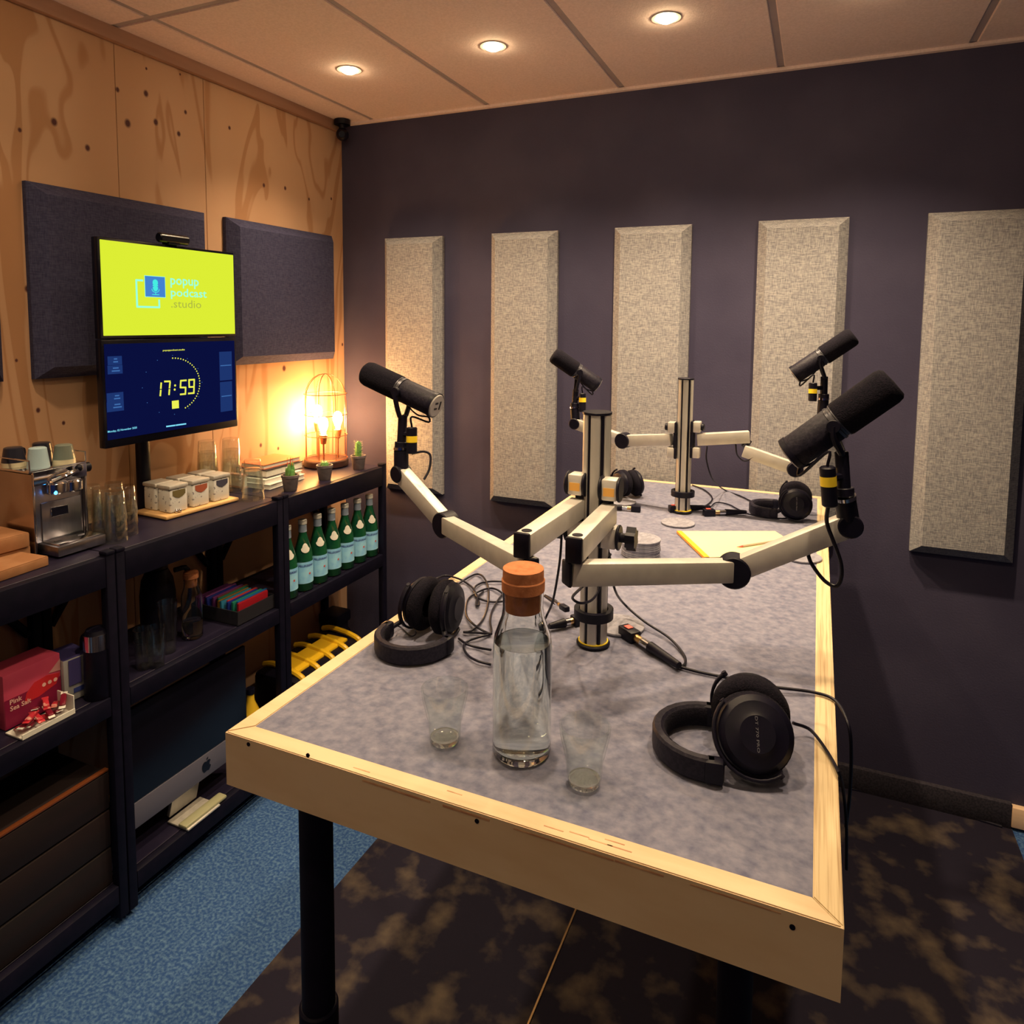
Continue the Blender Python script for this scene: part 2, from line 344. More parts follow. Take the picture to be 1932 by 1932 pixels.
# ------------------------------------------------------------------ the room
CZ = 2.4564; RX = 3.9; FY = -5.4
struct('floor', MB().box((RX/2, FY/2, -.05), (RX+.3, -FY+.3, .1)), mFLOOR)
wl = struct('wall_left', MB().box((-.07, FY/2, CZ/2), (.1, -FY+.2, CZ+.2)), mWOOD)
seams = [0.0, Xp(384, 190, 0).y, Xp(219, 200, 0).y, -1.9, -2.8, -3.9, -5.3]
for a, b in zip(seams, seams[1:]):
    g = .0009
    put('plywood_sheet', MB().box((-.01, (a+b)/2, 1.22), (.02, abs(a-b)-2*g, 2.46), .0008, seg=1), mPLY, wl)
wb = struct('wall_back', MB().box((RX/2, .06, CZ/2), (RX+.2, .12, CZ+.2)), mWALL)
struct('wall_right', MB().box((RX+.06, FY/2, CZ/2), (.12, -FY+.2, CZ+.2)), mWALL)
ce = struct('ceiling', MB().box((RX/2, FY/2, CZ+.10), (RX+.3, -FY+.3, .1)), mBAR)
J0, JW, JY = .7134, .5438, 1.10
xs = [0.0]+[J0+JW*k for k in range(-1, 6)]+[RX]; ys = [0.0]+[-JY*k for k in range(1, 5)]+[FY]
for xa, xb in zip(xs, xs[1:]):
    for ya, yb in zip(ys, ys[1:]):
        g = .010
        if xb-xa > .05: put('ceiling_tile', MB().box(((xa+xb)/2, (ya+yb)/2, CZ+.02), (xb-xa-2*g, ya-yb-2*g, .044), .003, seg=1), mCEIL, ce)
for x in xs[1:-1]: put('grid_bar', MB().box((x, FY/2, CZ+.012), (.026, -FY, .02)), mBAR, ce)
for y in ys[1:-1]: put('grid_bar', MB().box((RX/2, y, CZ+.0115), (RX, .026, .02)), mBAR, ce)
t = struct('trim_1', MB().box((.011, FY/2, 2.435), (.022, -FY, .042), .002), mat('stained_batten', (.40, .22, .15), .6, c2=(.34, .18, .12), ns=6, stretch=(1, .2, 3)))
t = struct('trim_2', MB().box((RX/2, -.009, CZ-.006), (RX, .018, .012)), mCEIL)
struct('baseboard_back', MB().box((1.30, -.010, .042), (2.56, .02, .085), .002), mBASE)
struct('trim_3', MB().box((3.23, -.012, .045), (1.30, .024, .066), .002), mWOOD)
# rug (two lengths of sheet flooring with a brass profile between them)
rg = thing('floor_mat', 'dark brown mottled floor mat lying under the studio table on blue floor', 'mat', (1.67, -2.2, 0))
put('mat_sheet', MB().box(((.765+1.409)/2, -2.45, .002), (1.409-.765, 4.86, .004)), mRUG, rg)
put('mat_sheet', MB().box(((1.413+2.583)/2, -2.45, .002), (2.583-1.413, 4.86, .004)), mRUG, rg)
put('joint_profile', MB().box((1.411, -2.45, .005), (.006, 4.86, .004), .001, seg=1), mGOLD, rg, label='thin brass joint profile')

# ------------------------------------------------------------------ ceiling downlights
LX = [.445, .988, 1.524, 2.06]
where = {(.445, 0): 'lit round ceiling downlight nearest the corner camera', (.988, 0): 'lit round ceiling downlight, second from the corner along the dark wall',
         (1.524, 0): 'lit round ceiling downlight, third from the corner, above the table', (2.06, 0): 'lit round ceiling downlight cut by the top edge, right of the others'}
proto = None
for row in range(5):
    y = -.546-1.10*row
    for i, x in enumerate(LX):
        lab = where.get((x, row), 'lit round ceiling downlight outside the photo, '+('', 'second', 'third', 'fourth', 'fifth')[row]+' row, '+('nearest the plywood wall', 'second from the plywood wall', 'third from the plywood wall', 'furthest from the plywood wall')[i])
        if proto is None:
            d = thing('ceiling_downlight', lab, 'downlight', (x, y, CZ-.002), 'recessed ceiling downlights')
            b = MB(); b.M = M4.Translation((x, y, CZ-.004)); b.lathe([(.030, .0), (.041, .0), (.043, .003), (.043, .006), (.030, .006)], 28, cap=False); put('bezel_ring', b, mGREYP, d)
            b = MB(); b.M = M4.Translation((x, y, CZ-.004)); b.lathe([(0, -.012), (.014, -.0105), (.024, -.005), (.029, .002), (.029, .006), (0, .006)], 24); put('lens', b, mLEN, d)
            proto = d
        else: dup(proto, (x, y, CZ-.002), lab, 0, 'recessed ceiling downlights')
        ld = bpy.data.lights.new('downlight_beam', 'SPOT'); ld.energy = LAMP_W*(2.5, 1.1, .12, 1.35, 1.35)[row]*((.75, .95, 1.45, 1.45) if row < 2 else (.02, .12, 1, 1.1))[i]; ld.color = LAMP_COL; ld.spot_size = math.radians(118); ld.spot_blend = 1.0; ld.shadow_soft_size = .028
        lo = bpy.data.objects.new('downlight_beam', ld); COL.objects.link(lo); lo.location = (x, y, CZ-.022)

# corner camera
k = thing('corner_camera', 'small black dome camera fixed in the ceiling corner above the plywood wall', 'camera', (.05, -.06, 2.38))
put('mount_plate', MB().cyl((.052, -.065, 2.452), (.052, -.065, 2.432), .034, n=24), mBLK, k)
put('neck', MB().cyl((.052, -.065, 2.434), (.052, -.065, 2.405), .014), mBLK, k)
put('camera_ball', MB().ball((.054, -.067, 2.392), .027, 20), mBLK, k)
put('lens', MB().cyl((.064, -.083, 2.388), (.069, -.092, 2.386), .013), mBZ, k)

# ------------------------------------------------------------------ acoustic panels
def panel_back(x0, lab):
    wd, z0, z1, dp, bv, base = .281, .866, 1.952, .05, .030, .018
    b = MB()
    lo = [(x0, -.0015, z0), (x0+wd, -.0015, z0), (x0+wd, -.0015, z1), (x0, -.0015, z1)]; mid = [(x, -base, z) for x, y, z in lo]
    hi = [(x0+bv, -dp, z0+bv), (x0+wd-bv, -dp, z0+bv), (x0+wd-bv, -dp, z1-bv), (x0+bv, -dp, z1-bv)]
    vs = [[b.b.verts.new(V(p)) for p in q] for q in (lo, mid, hi)]
    for A, B in zip(vs, vs[1:]):
        for i in range(4): b.b.faces.new((A[i], A[(i+1) % 4], B[(i+1) % 4], B[i]))
    b.b.faces.new(vs[0]); b.b.faces.new(vs[2])
    return solo('acoustic_panel', b, mPAN, lab, 'acoustic panel', 'upright panels on the dark wall', sharp=12)
for i, lab in enumerate(['light grey upright fabric acoustic panel nearest the room corner, beside the cage lamp', 'light grey upright acoustic panel, second from the corner, behind the left far microphone',
                         'light grey upright acoustic panel in the middle of the dark wall, behind the near mast', 'light grey upright acoustic panel behind the two right-hand microphones', 'light grey upright acoustic panel at the right edge, ending above a wide dark shadow']):
    panel_back(.232+.5055*i, lab)
def panel_left(y0, y1, z0, z1, lab):
    dp, bv = .05, .032; b = MB()
    lo = [(.0015, y0, z0), (.0015, y1, z0), (.0015, y1, z1), (.0015, y0, z1)]; mid = [(.016, y, z) for x, y, z in lo]
    hi = [(dp, y0+bv, z0+bv), (dp, y1-bv, z0+bv), (dp, y1-bv, z1-bv), (dp, y0+bv, z1-bv)]
    vs = [[b.b.verts.new(V(p)) for p in q] for q in (lo, mid, hi)]
    for A, B in zip(vs, vs[1:]):
        for i in range(4): b.b.faces.new((A[i], A[(i+1) % 4], B[(i+1) % 4], B[i]))
    b.b.faces.new(vs[0]); b.b.faces.new(vs[2])
    return solo('acoustic_panel', b, mPAND, lab, 'acoustic panel', 'square panels on the plywood wall', sharp=12)
panel_left(-1.375, -.785, 1.435, 1.962, 'square charcoal fabric acoustic panel on plywood behind the monitors')
panel_left(-.690, -.100, 1.435, 1.962, 'square charcoal fabric acoustic panel on plywood between monitors and corner')
panel_left(-2.06, -1.455, 1.435, 1.962, 'charcoal acoustic panel on plywood, only a dark sliver at the left photo edge')

# ------------------------------------------------------------------ monitors
XM = .15
def sp(u, v, dx=.0): return Xp(u, v, XM+dx)
YL, YR = -1.277, -.790
def monitor(z0, z1, lab, scr, m, bz):
    o = thing('monitor', lab, 'monitor', (XM-.015, (YL+YR)/2, z0))
    put('casing', MB().box((XM-.0135, (YL+YR)/2, (z0+z1)/2), (.025, YR-YL, z1-z0-.001), .003), mBZ, o)
    y0, y1, a, b_ = scr
    put('screen', MB().box((XM-.0003, (y0+y1)/2, (a+b_)/2), (.003, y1-y0, b_-a), .0008, seg=1), m, o)
    put('mount_block', MB().box((XM-.0465, -1.055, (z0+z1)/2), (.041, .09, .09), .004), mBLKM, o)
    return o
m1 = monitor(1.5435, 1.8235, 'upper black monitor showing a bright yellow screen with a blue podcast logo', (YL+.008, YR-.004, 1.553, 1.815), mYS, 0)
m2 = monitor(1.238, 1.5425, 'lower black monitor showing a navy clock screen reading 17:59', (YL+.008, YR-.008, 1.262, 1.530), mNS, 0)
DX = .0022
def rect(b, u0, v0, u1, v1, dx=DX, th=.0006, bev=0):
    p, q = sp(u0, v0), sp(u1, v1); b.box((XM+dx, (p.y+q.y)/2, (p.z+q.z)/2), (th, abs(q.y-p.y), abs(q.z-p.z)), bev)
# logo on the yellow screen (pixels of crop: 250+z/12.075, 500+z/12.075)
def lg(a, b): return sp(250+a/12.075, 500+b/12.075)
def bar(b, p, q, wd, dx=DX, th=.0006):
    d = q-p; L = d.length; ang = math.atan2(d.z, d.y); b.box((XM+dx, (p.y+q.y)/2, (p.z+q.z)/2), (th, L+wd*.6, wd), 0, M4.Rotation(ang, 3, 'X'))
b = MB(); A, B, C_, D_, E_ = lg(215, 345), lg(95, 345), lg(95, 950), lg(600, 950), lg(600, 800)
B.y = C_.y; A.z = B.z; D_.z = C_.z; E_.y = D_.y
for p, q in ((A, B), (B, C_), (C_, D_), (D_, E_)): bar(b, p, q, .0055)
put('logo_frame', b, mCY, m1)
p, q = lg(265, 205), lg(735, 775); ylc, zlc = (p.y+q.y)/2, (p.z+q.z)/2; LW = abs(q.y-p.y); LH = LW*.88
put('logo_square', MB().box((XM+DX+.0003, ylc, zlc), (.0006, LW, LH)), mBQ, m1)
put('logo_square_border', MB().box((XM+DX, ylc, zlc), (.0005, LW+.003, LH+.003)), mCY, m1)
b = MB(); X2 = XM+DX+.0009; u = LH/2
def disc(b, y, z, r, x=X2, n=20, ry=1, rz=1): b.lathe([(0, 0), (r, 0), (r, .0004), (0, .0004)], n, M4.Translation((x, y, z)) @ M4.Rotation(math.pi/2, 4, 'Y') @ M4.Diagonal((rz, ry, 1, 1)))
disc(b, ylc, zlc+u*.42, u*.30); b.box((X2+.0002, ylc, zlc+u*.12), (.0004, u*.20, u*.7))
for kz in (.34, .12, -.10): b.box((X2+.0002, ylc, zlc+u*kz), (.0004, u*.60, u*.15), 0)
b.tube([(X2+.0003, ylc+math.sin(a)*u*.42, zlc-u*.22-math.cos(a)*u*.34) for a in [x*.1*math.pi-.5*math.pi for x in range(11)]], u*.035, 5, 2)
disc(b, ylc, zlc-u*.18, u*.27)
b.box((X2+.0002, ylc, zlc-u*.66), (.0004, u*.06, u*.2)); b.box((X2+.0002, ylc, zlc-u*.78), (.0004, u*.8, u*.07))
put('logo_microphone', b, mTQ, m1)
YD, ZD = (0, 1, 0), (0, 0, 1)
b = MB(); o_ = lg(855, 500); e_ = lg(1500, 500); text_on(b, 'popup', (XM+DX, o_.y, zlc+.000), YD, ZD, e_.y-o_.y, .029, .012)
e2 = lg(1680, 760); text_on(b, 'podcast', (XM+DX, o_.y, zlc-.034), YD, ZD, e2.y-o_.y, .033, .012)
put('lettering', b, mCY, m1)
b = MB(); e3 = lg(1555, 960); text_on(b, '.studio', (XM+DX, o_.y, zlc-.060), YD, ZD, e3.y-o_.y, .024); put('lettering', b, mOL, m1)
# clock screen (crop 180+z/6.9, 640+z/6.9)
def ck(a, b): return sp(180+a/6.9, 640+b/6.9)
cc = ck(1010, 595); RR = (cc.y-ck(1352, 590).y)*-1
rz_ = ck(1015, 245).z-cc.z
b = MB()
for i in range(28):
    a = math.radians(6*i*.96); disc(b, cc.y+RR*math.sin(a), cc.z+rz_*math.cos(a), .0022, XM+DX, 8)
put('second_dots', b, mYD, m2)
b = MB()
for i in range(12):
    a = math.radians(30*i); disc(b, cc.y+RR*1.09*math.sin(a), cc.z+rz_*1.1*math.cos(a), .0012, XM+DX, 6)
put('hour_dots', b, mPB2, m2)
b = MB(); sw = .0052
def seg(pts):
    for p, q in zip(pts, pts[1:]): bar(b, ck(*p), ck(*q), sw)
seg([(850, 570), (845, 640)]); seg([(844, 665), (838, 735)])
seg([(895, 550), (965, 548)]); seg([(965, 560), (958, 632)]); seg([(957, 655), (952, 720)])
seg([(1175, 535), (1105, 540), (1100, 628), (1168, 628), (1165, 712), (1100, 718)])
seg([(1280, 620), (1215, 622), (1212, 530), (1280, 525), (1275, 700), (1205, 706)])
for q in ((1030, 602), (1025, 655)): p = ck(*q); disc(b, p.y, p.z, .0034, XM+DX, 10)
put('clock_digits', b, mYD, m2)
b = MB(); p = ck(1035, 850); b.box((XM+DX, p.y, p.z), (.0006, .025, .0245), 0); put('stop_button', b, mYD, m2)
b = MB(); p = ck(872, 165); q = ck(1158, 140); text_on(b, 'popuppodcast.studio', (XM+DX, p.y, (p.z+q.z)/2-.001), YD, ZD, q.y-p.y, .0065, .02); put('lettering', b, mYD, m2)
b = MB(); p = ck(155, 1230); q = ck(535, 1165); text_on(b, 'Monday, 02 November 2020', (XM+DX, p.y, (p.z+q.z)/2), YD, ZD, q.y-p.y, .0075, .02)
put('lettering', b, mLB, m2); b = MB()
for a0, a1 in ((920, 1030), (1045, 1170)): bar(b, ck(a0, 1136-(a0-920)*.14), ck(a1, 1136-(a1-920)*.14), .0042)
b_ = put('caption_bars', b, mLB, m2); b_['kind'] = 'stuff'
for (a0, b0, a1, b1) in ((150, 225, 340, 330), (150, 345, 348, 445), (140, 705, 360, 815), (140, 825, 365, 925), (1605, 165, 1775, 525), (1615, 560, 1780, 925)):
    p, q = ck(a0, b0), ck(a1, b1); put('button_tile', MB().box((XM+DX, (p.y+q.y)/2, (p.z+q.z)/2), (.0006, abs(p.y-q.y), abs(p.z-q.z))), mPB, m2)
b = MB()
for (a0, b0, a1, h) in ((225, 300, 285, .010), (205, 420, 310, .010), (235, 780, 315, .010), (225, 895, 335, .010), (1620, 345, 1760, .003), (1635, 745, 1765, .003)):
    p, q = ck(a0, b0), ck(a1, b0)
    if h > .005:
        for kk in (0, 1): b.box((XM+DX+.0006, (p.y+q.y)/2, p.z+.001+kk*.008), (.0004, (q.y-p.y)*(1, .7)[kk], .0035))
    else: b.box((XM+DX+.0006, (p.y+q.y)/2, p.z), (.0004, q.y-p.y, h))
put('button_text', b, mPB2, m2)
st = thing('monitor_stand', 'black pole stand behind the jars carrying both monitors', 'stand', (.045, -1.05, 1.0))
yp = Xp(278, 870, .045).y
st.location = (.045, yp, 1.0); st['_o'] = [.045, yp, 1.0]
put('pole', MB().cyl((.026, yp, 1.006), (.026, yp, 1.425), .0205, n=20), mBLK, st)
put('upright_plate', MB().box((.0765, -1.055, 1.51), (.012, .05, .42), .002), mBLKM, st)
put('base_plate', MB().box((.030, yp, 1.0055), (.056, .10, .009), .003), mBLKM, st)
put('link_bracket', MB().box((.055, (yp-1.055)/2, 1.34), (.03, abs(yp+1.055)+.05, .05), .003), mBLKM, st)
wc = thing('webcam', 'small black webcam bar clipped on top of the upper monitor', 'webcam', (XM, -1.04, 1.824))
p0, p1 = sp(293, 447), sp(356, 455)
put('camera_body', MB().cyl((XM, p0.y+.01, 1.842), (XM, p1.y-.006, 1.842), .0145, n=20, bev=.003), mBZ, wc)
put('clip_foot', MB().box((XM-.006, (p0.y+p1.y)/2, 1.827), (.03, .04, .0065), .001), mBLK, wc)

# ------------------------------------------------------------------ shelving units
ZS = 1.0; XF = .33; ZM = .632; ZB = .115
def shelf_unit(y0, y1, lab):
    o = thing('shelving_unit', lab, 'shelf', (XF/2, (y0+y1)/2, 0), 'black steel shelving units')
    pw = .026
    for y in (y0+pw/2, y1-pw/2):
        for x in (.014, XF-.013):
            put('post', MB().box((x, y, .512), (.026, pw-.001, .984), .003).box((x, y, 1.008), (.030, pw, .012), .004), mBLKM, o)
    for z in (ZS, ZM, ZB):
        put('shelf_board', MB().box((XF/2, (y0+y1)/2, z-.006), (XF-.054, y1-y0-.002, .012), .001, seg=1), mSHELF, o)
        hb = .078 if z == ZS else .05
        put('front_beam', MB().box((XF-.012, (y0+y1)/2, z-hb/2+.0005), (.022, y1-y0-2*pw-.001, hb), .002), mBLKM, o)
        put('rear_beam', MB().box((.014, (y0+y1)/2, z-hb/2), (.02, y1-y0-2*pw-.001, hb-.004), .002), mBLKM, o)
        for y in (y0+.014, y1-.014): put('side_beam', MB().box((XF/2, y, z-.030), (XF-.056, .012, .036), .002), mBLKM, o)
    for s in (0, 1):
        yy = y0+.03 if s == 0 else y1-.03; dy = .14 if s == 0 else -.14
        put('corner_brace', MB().tube([(.012, yy, .74), (.012, yy+dy, .93)], .011, 6, 0), mBLKM, o)
    return o
shelf_unit(-.778, -.165, 'black shelving unit in the corner holding the green water bottles')
shelf_unit(-1.392, -.780, 'black shelving unit in the middle, below the monitors')
shelf_unit(-2.006, -1.394, 'black shelving unit at the left, below the espresso machine')

# ------------------------------------------------------------------ things on the shelf top
def lathe_solo(name, prof, m, loc, lab, cat, group=None, n=28): 
    b = MB(); b.M = M4.Translation(loc); b.lathe(prof, n); return solo(name, b, m, lab, cat, group)
def tumbler_prof(rb, rt, h, th=.0022, base=.008, inv=False):
    p = [(0, 0), (rb*.93, 0), (rb, .002), (rt, h), (rt-th, h), (rb-th, base), (0, base)]
    if inv: p = [(r, h-z) for r, z in p]
    return p
# cage lamp
LC = V((.100, -.262, ZS)); lp = thing('cage_lamp', 'copper wire cage lamp with three glowing filament bulbs on a dark base', 'lamp', LC)
RC, HC = .086, .345
put('base', MB().cyl(LC+V((0, 0, .001)), LC+V((0, 0, .030)), .090, n=36, bev=.004), mat('dark_wood_base', (.03, .012, .012), .4, c2=(.05, .02, .018), ns=30), lp)
for kz in (.034, .13, .215, .300):
    put('hoop', MB().tube([LC+V((RC*math.cos(a), RC*math.sin(a), kz)) for a in [x*math.pi/12 for x in range(24)]], .0016, 5, 1, True), mCOP, lp)
for i in range(4):
    a = math.pi*i/4+.35; dr = V((math.cos(a), math.sin(a), 0)); pts = [LC-dr*RC+V((0, 0, .032)), LC-dr*RC+V((0, 0, .27))]
    pts += [LC-dr*RC*math.cos(t)+V((0, 0, .285+.098*math.sin(t))) for t in [x*math.pi/10 for x in range(1, 10)]]+[LC+dr*RC+V((0, 0, .27)), LC+dr*RC+V((0, 0, .032))]
    put('cage_wire', MB().tube(pts, .0016, 5, 1), mCOP, lp)
vr = CR.copy(); vr.z = 0; vr.normalize(); vf = V((CF.x, CF.y, 0)).normalized()
for (sx, sf, zb) in ((-.042, .030, .205), (.0, -.040, .165), (.044, .020, .180)):
    c = LC+vr*sx+vf*sf
    put('bulb_stem', MB().cyl(c+V((0, 0, .03)), c+V((0, 0, zb-.068)), .0038, n=10), mCOP, lp)
    so = put('socket', MB().cyl(c+V((0, 0, zb-.068)), c+V((0, 0, zb-.030)), .011, .0165, n=16, bev=.002), mCOP, lp)
    b = MB(); b.M = M4.Translation(c+V((0, 0, zb-.03))); b.lathe([(0, 0), (.008, .0), (.010, .012), (.0185, .034), (.0195, .05), (.015, .066), (.006, .074), (0, .0755)], 18); put('bulb', b, mBULB, lp)
# cacti
def pot(c, lab, kind, grp='potted cacti along the shelf edge'):
    o = thing('potted_cactus', lab, 'plant', c, grp)
    b = MB(); b.M = M4.Translation(c); b.lathe([(0, 0), (.021, 0), (.0225, .002), (.029, .047), (.031, .048), (.031, .057), (.0265, .057), (.025, .046), (0, .046)], 26); put('pot', b, mPOT, o)
    put('soil', MB().cyl(c+V((0, 0, .044)), c+V((0, 0, .049)), .0245, n=20), mSOIL, o)
    r = random.Random(7)
    if kind == 0:
        for i in range(7):
            a = i*2.4; rr = .004+.0022*i; h = .05-.004*i+r.random()*.012; p = c+V((rr*math.cos(a), rr*math.sin(a), .046)); b = MB(); b.M = M4.Translation(p) @ M4.Rotation(r.uniform(-.25, .25), 4, 'X')
            for k2 in range(8): 
                t = k2*math.pi/4; b.ball((.0035*math.cos(t), .0035*math.sin(t), h*.5), (.0028, .0028, h*.5), 8)
            b.ball((0, 0, h*.5), (.0045, .0045, h*.52), 10); put('cactus_stem', b, mCACT, o)
        for i in range(4):
            a = i*1.7+.4; p = c+V((.009*math.cos(a), .009*math.sin(a), .09)); put('red_spine', MB().cyl(p, p+V((.001, 0, .028)), .0011, .0004, 6), mREDL, o)
    elif kind == 1:
        b = MB(); 
        for k2 in range(12): t = k2*math.pi/6; b.ball(c+V((.0085*math.cos(t), .0085*math.sin(t), .056)), (.0075, .0075, .013), 8)
        put('cactus_ball', b, mCACT, o)
        b = MB()
        for i in range(50):
            a = r.uniform(0, 6.28); e = r.uniform(.1, 1.4); d = V((math.cos(a)*math.cos(e), math.sin(a)*math.cos(e), math.sin(e))); b.cyl(c+V((0, 0, .056))+d*.013, c+V((0, 0, .056))+d*.021, .0005, .0002, 4)
        s_ = put('spines', b, mCACW, o); s_['kind'] = 'stuff'
    else:
        b = MB(); b.ball(c+V((0, 0, .080)), (.0125, .0125, .036), 14)
        for k2 in range(9): t = k2*math.pi/4.5; b.ball(c+V((.009*math.cos(t), .009*math.sin(t), .078)), (.0045, .0045, .034), 8)
        put('cactus_column', b, mCACT, o); b = MB()
        for i in range(110):
            a = r.uniform(0, 6.28); z = r.uniform(.055, .115); d = V((math.cos(a), math.sin(a), .5)); q = c+V((.011*math.cos(a), .011*math.sin(a), z)); b.cyl(q, q+d*.008, .0006, .0003, 4)
        s_ = put('white_spines', b, mCACW, o); s_['kind'] = 'stuff'
p = Zp(539, 929, ZS); pot(V((.286, p.y+.01, ZS+.010)) if False else V((.262, p.y+.03, ZS)), 'tall green cactus with red tips in grey pot, nearest the glass tumblers', 0)
p = Zp(610, 906, ZS); pot(V((.262, p.y+.01, ZS)), 'small round cactus in grey pot in front of the cage lamp', 1)
p = Zp(676, 885, ZS); pot(V((.262, p.y, ZS)), 'white woolly column cactus in grey pot right of the cage lamp', 2)
# books and framed word
def book(c, s, rz, m, lab, z, grp='books lying on the shelf top'):
    o = thing('book', lab, 'book', (c[0], c[1], z), grp); R = M4.Rotation(rz, 3, 'Z')
    put('cover', MB().box((c[0], c[1], z+s[2]*.06), (s[0], s[1], s[2]*.1), 0, R).box((c[0], c[1], z+s[2]*.94), (s[0], s[1], s[2]*.1), 0, R).box(V((c[0], c[1], z+s[2]/2))-R @ V((s[0]/2-.001, 0, 0)), (.002, s[1], s[2]), 0, R), m, o)
    put('pages', MB().box((c[0], c[1], z+s[2]/2), (s[0]-.006, s[1]-.006, s[2]*.76), 0, R), mWHT, o); return o
mBK1 = mat('pink_cover', (.60, .36, .28), .5); mBK2 = mat('orange_cover', (.8, .22, .08), .45); mBK3 = mat('dark_cover', (.05, .04, .05), .4)
book((.115, -.60, 0), (.15, .20, .018), .06, mWHT, 'white book lying lowest under the orange book, behind the cactus', ZS+.001)
book((.100, -.595, 0), (.15, .19, .014), -.03, mWHT, 'white paperback stacked second from the shelf top, behind the cactus', ZS+.0195)
bk = book((.090, -.575, 0), (.14, .20, .030), .02, mBK3, 'black-spined book with white lettering also, upper in the stack', ZS+.034)
b = MB(); text_on(b, 'also F', (.1625, -.662, ZS+.040), YD, ZD, .085, .018, .02); put('lettering', b, mWHT, bk)
book((.085, -.575, 0), (.13, .19, .016), -.02, mBK2, 'orange-covered book lying topmost in the stack by the lamp', ZS+.0645)
book((.060, -.712, 0), (.085, .020, .050), .0, mBK1, 'thick pinkish book standing low between the tumblers and books', ZS+.001)
# inverted tumblers
def tumbler(c, rb, rt, h, lab, grp, inv=True, z=0, name='glass_tumbler', m=None, flutes=0):
    b = MB(); b.M = M4.Translation(c+V((0, 0, z))); pr = tumbler_prof(rb, rt, h, inv=inv); b.lathe(pr, 28)
    return solo(name, b, m or mTHN, lab, 'glass', grp, sharp=50)
g1 = 'clear tumblers stacked upside down on the shelf'
p = Zp(477, 941, ZS); p.x = .235
for i in range(2): tumbler(V((p.x, p.y-.005, ZS+.001)), .026, .037, .105, ('lower', 'upper')[i]+' clear tumbler of the short upside-down stack left of the tall cactus', g1, z=i*.030)
for (u, v, lab) in ((380, 930, 'left taller stack below the monitor'), (424, 925, 'right taller stack below the monitor')):
    p = Xp(u, v, .075)
    for i in range(3): tumbler(V((.052, -.835, ZS+.001)) if u < 400 else V((.088, -.764, ZS+.001)), .027, .035, .112, ('bottom', 'middle', 'top')[i]+' upside-down clear tumbler in the '+lab, g1, z=i*.038)
r = random.Random(3)
k = 0
names_ = ['front', 'second', 'third', 'fourth', 'rear']
for i, (x, y) in enumerate(((.235, -1.318), (.175, -1.312), (.115, -1.300), (.205, -1.262), (.140, -1.250))):
    for j in range(3):
        tumbler(V((x, y, ZS+.001)), .022, .028, .078, ('bottom', 'middle', 'top')[j]+' upside-down tumbler of the '+names_[i]+' nested stack beside the espresso machine', 'nested tumblers beside the espresso machine', z=j*.030)
# tray and jars
TC = V((.128, -.985, ZS)); TR = M4.Rotation(-.06, 3, 'Z')
tray = solo('serving_tray', MB().box(TC+V((0, 0, .0075)), (.150, .272, .011), .004, TR).box(TC+V((.03, .09, .0015)), (.02, .02, .002), 0, TR).box(TC+V((.03, -.09, .0015)), (.02, .02, .002), 0, TR), mBAM, 'light bamboo tray on the shelf carrying the square speckled jars', 'tray')
tags = [mTAG1, mTAG2, mTAG3]
lab_j = ['front left jar with an olive tag', 'front middle jar with a rust-brown tag', 'front right jar with a dark slate tag', 'rear left jar, half hidden', 'rear middle jar behind the rust-tagged one', 'rear right jar behind the slate-tagged one']
for q in range(6):
    i, j = q % 3, q//3
    c = TC+TR @ V((.030-.066*j, -.078+.080*i+.012*(1-2*j)*0, 0)); c.z = ZS+.0135
    o = thing('storage_jar', 'square speckled white '+lab_j[q]+', on the bamboo tray', 'jar', c, 'square jars on the bamboo tray')
    b = MB(); b.box(c+V((0, 0, .036)), (.056, .062, .072), .006, TR); put('jar_body', b, mJAR, o)
    put('lid', MB().box(c+V((0, 0, .0785)), (.061, .067, .013), .004, TR), mALU, o)
    b = MB(); m_ = M4.Translation(c+TR @ V((.0283, 0, .068))) @ TR.to_4x4() @ M4.Rotation(math.pi/2, 4, 'Z') @ M4.Rotation(math.pi/2, 4, 'X')
    b.prism([(-.022, 0), (-.022, -.014), (-.012, -.021), (0, -.025), (.012, -.021), (.022, -.014), (.022, 0)], .001, m_); put('tag', b, tags[i] if j == 0 else mTAG3, o)
b = MB(); c = TC+TR @ V((.064, -.088, .015)); r = random.Random(5)
for i in range(5): b.ball(c+V((r.uniform(-.006, .006), r.uniform(-.009, .009), r.uniform(.001, .006))), .0052, 8)
solo('foil_wrap', b, mCHR, 'small crumpled silver foil ball at the front corner of the tray', 'foil')

# espresso machine
mMIR = mat('mirror_steel_side', (.50, .44, .42), .22, 1, c2=(.46, .40, .38), ns=10); EX, EY = .165, -1.420; em = thing('espresso_machine', 'polished steel lever espresso machine with cups on its top rack', 'coffee machine', (.10, EY, ZS))
put('body', MB().box((.085, EY, ZS+.112), (.150, .128, .196), .004), mSTL, em)
for s in (-1, 1): put('side_panel', MB().box((.090, EY+s*.068, ZS+.108), (.160, .007, .204), .002), mMIR, em)
put('top_fascia', MB().box((EX+.004, EY, ZS+.198), (.010, .140, .036), .002), mCHR, em)
put('front_panel', MB().box((EX-.003, EY+.004, ZS+.082), (.006, .104, .098), .001), mSTL, em)
nb = put('name_badge', MB().box((EX+.002, EY-.004, ZS+.103), (.004, .043, .022), .001), mBLKM, em)
put('badge_rim', MB().box((EX+.0014, EY-.004, ZS+.103), (.004, .046, .025), .001), mCHR, nb)
put('group_head', MB().cyl((EX+.006, EY-.012, ZS+.152), (EX+.006, EY-.012, ZS+.182), .026, n=24, bev=.004).cyl((EX+.012, EY+.028, ZS+.150), (EX+.012, EY+.028, ZS+.180), .022, n=24, bev=.004), mCHR, em)
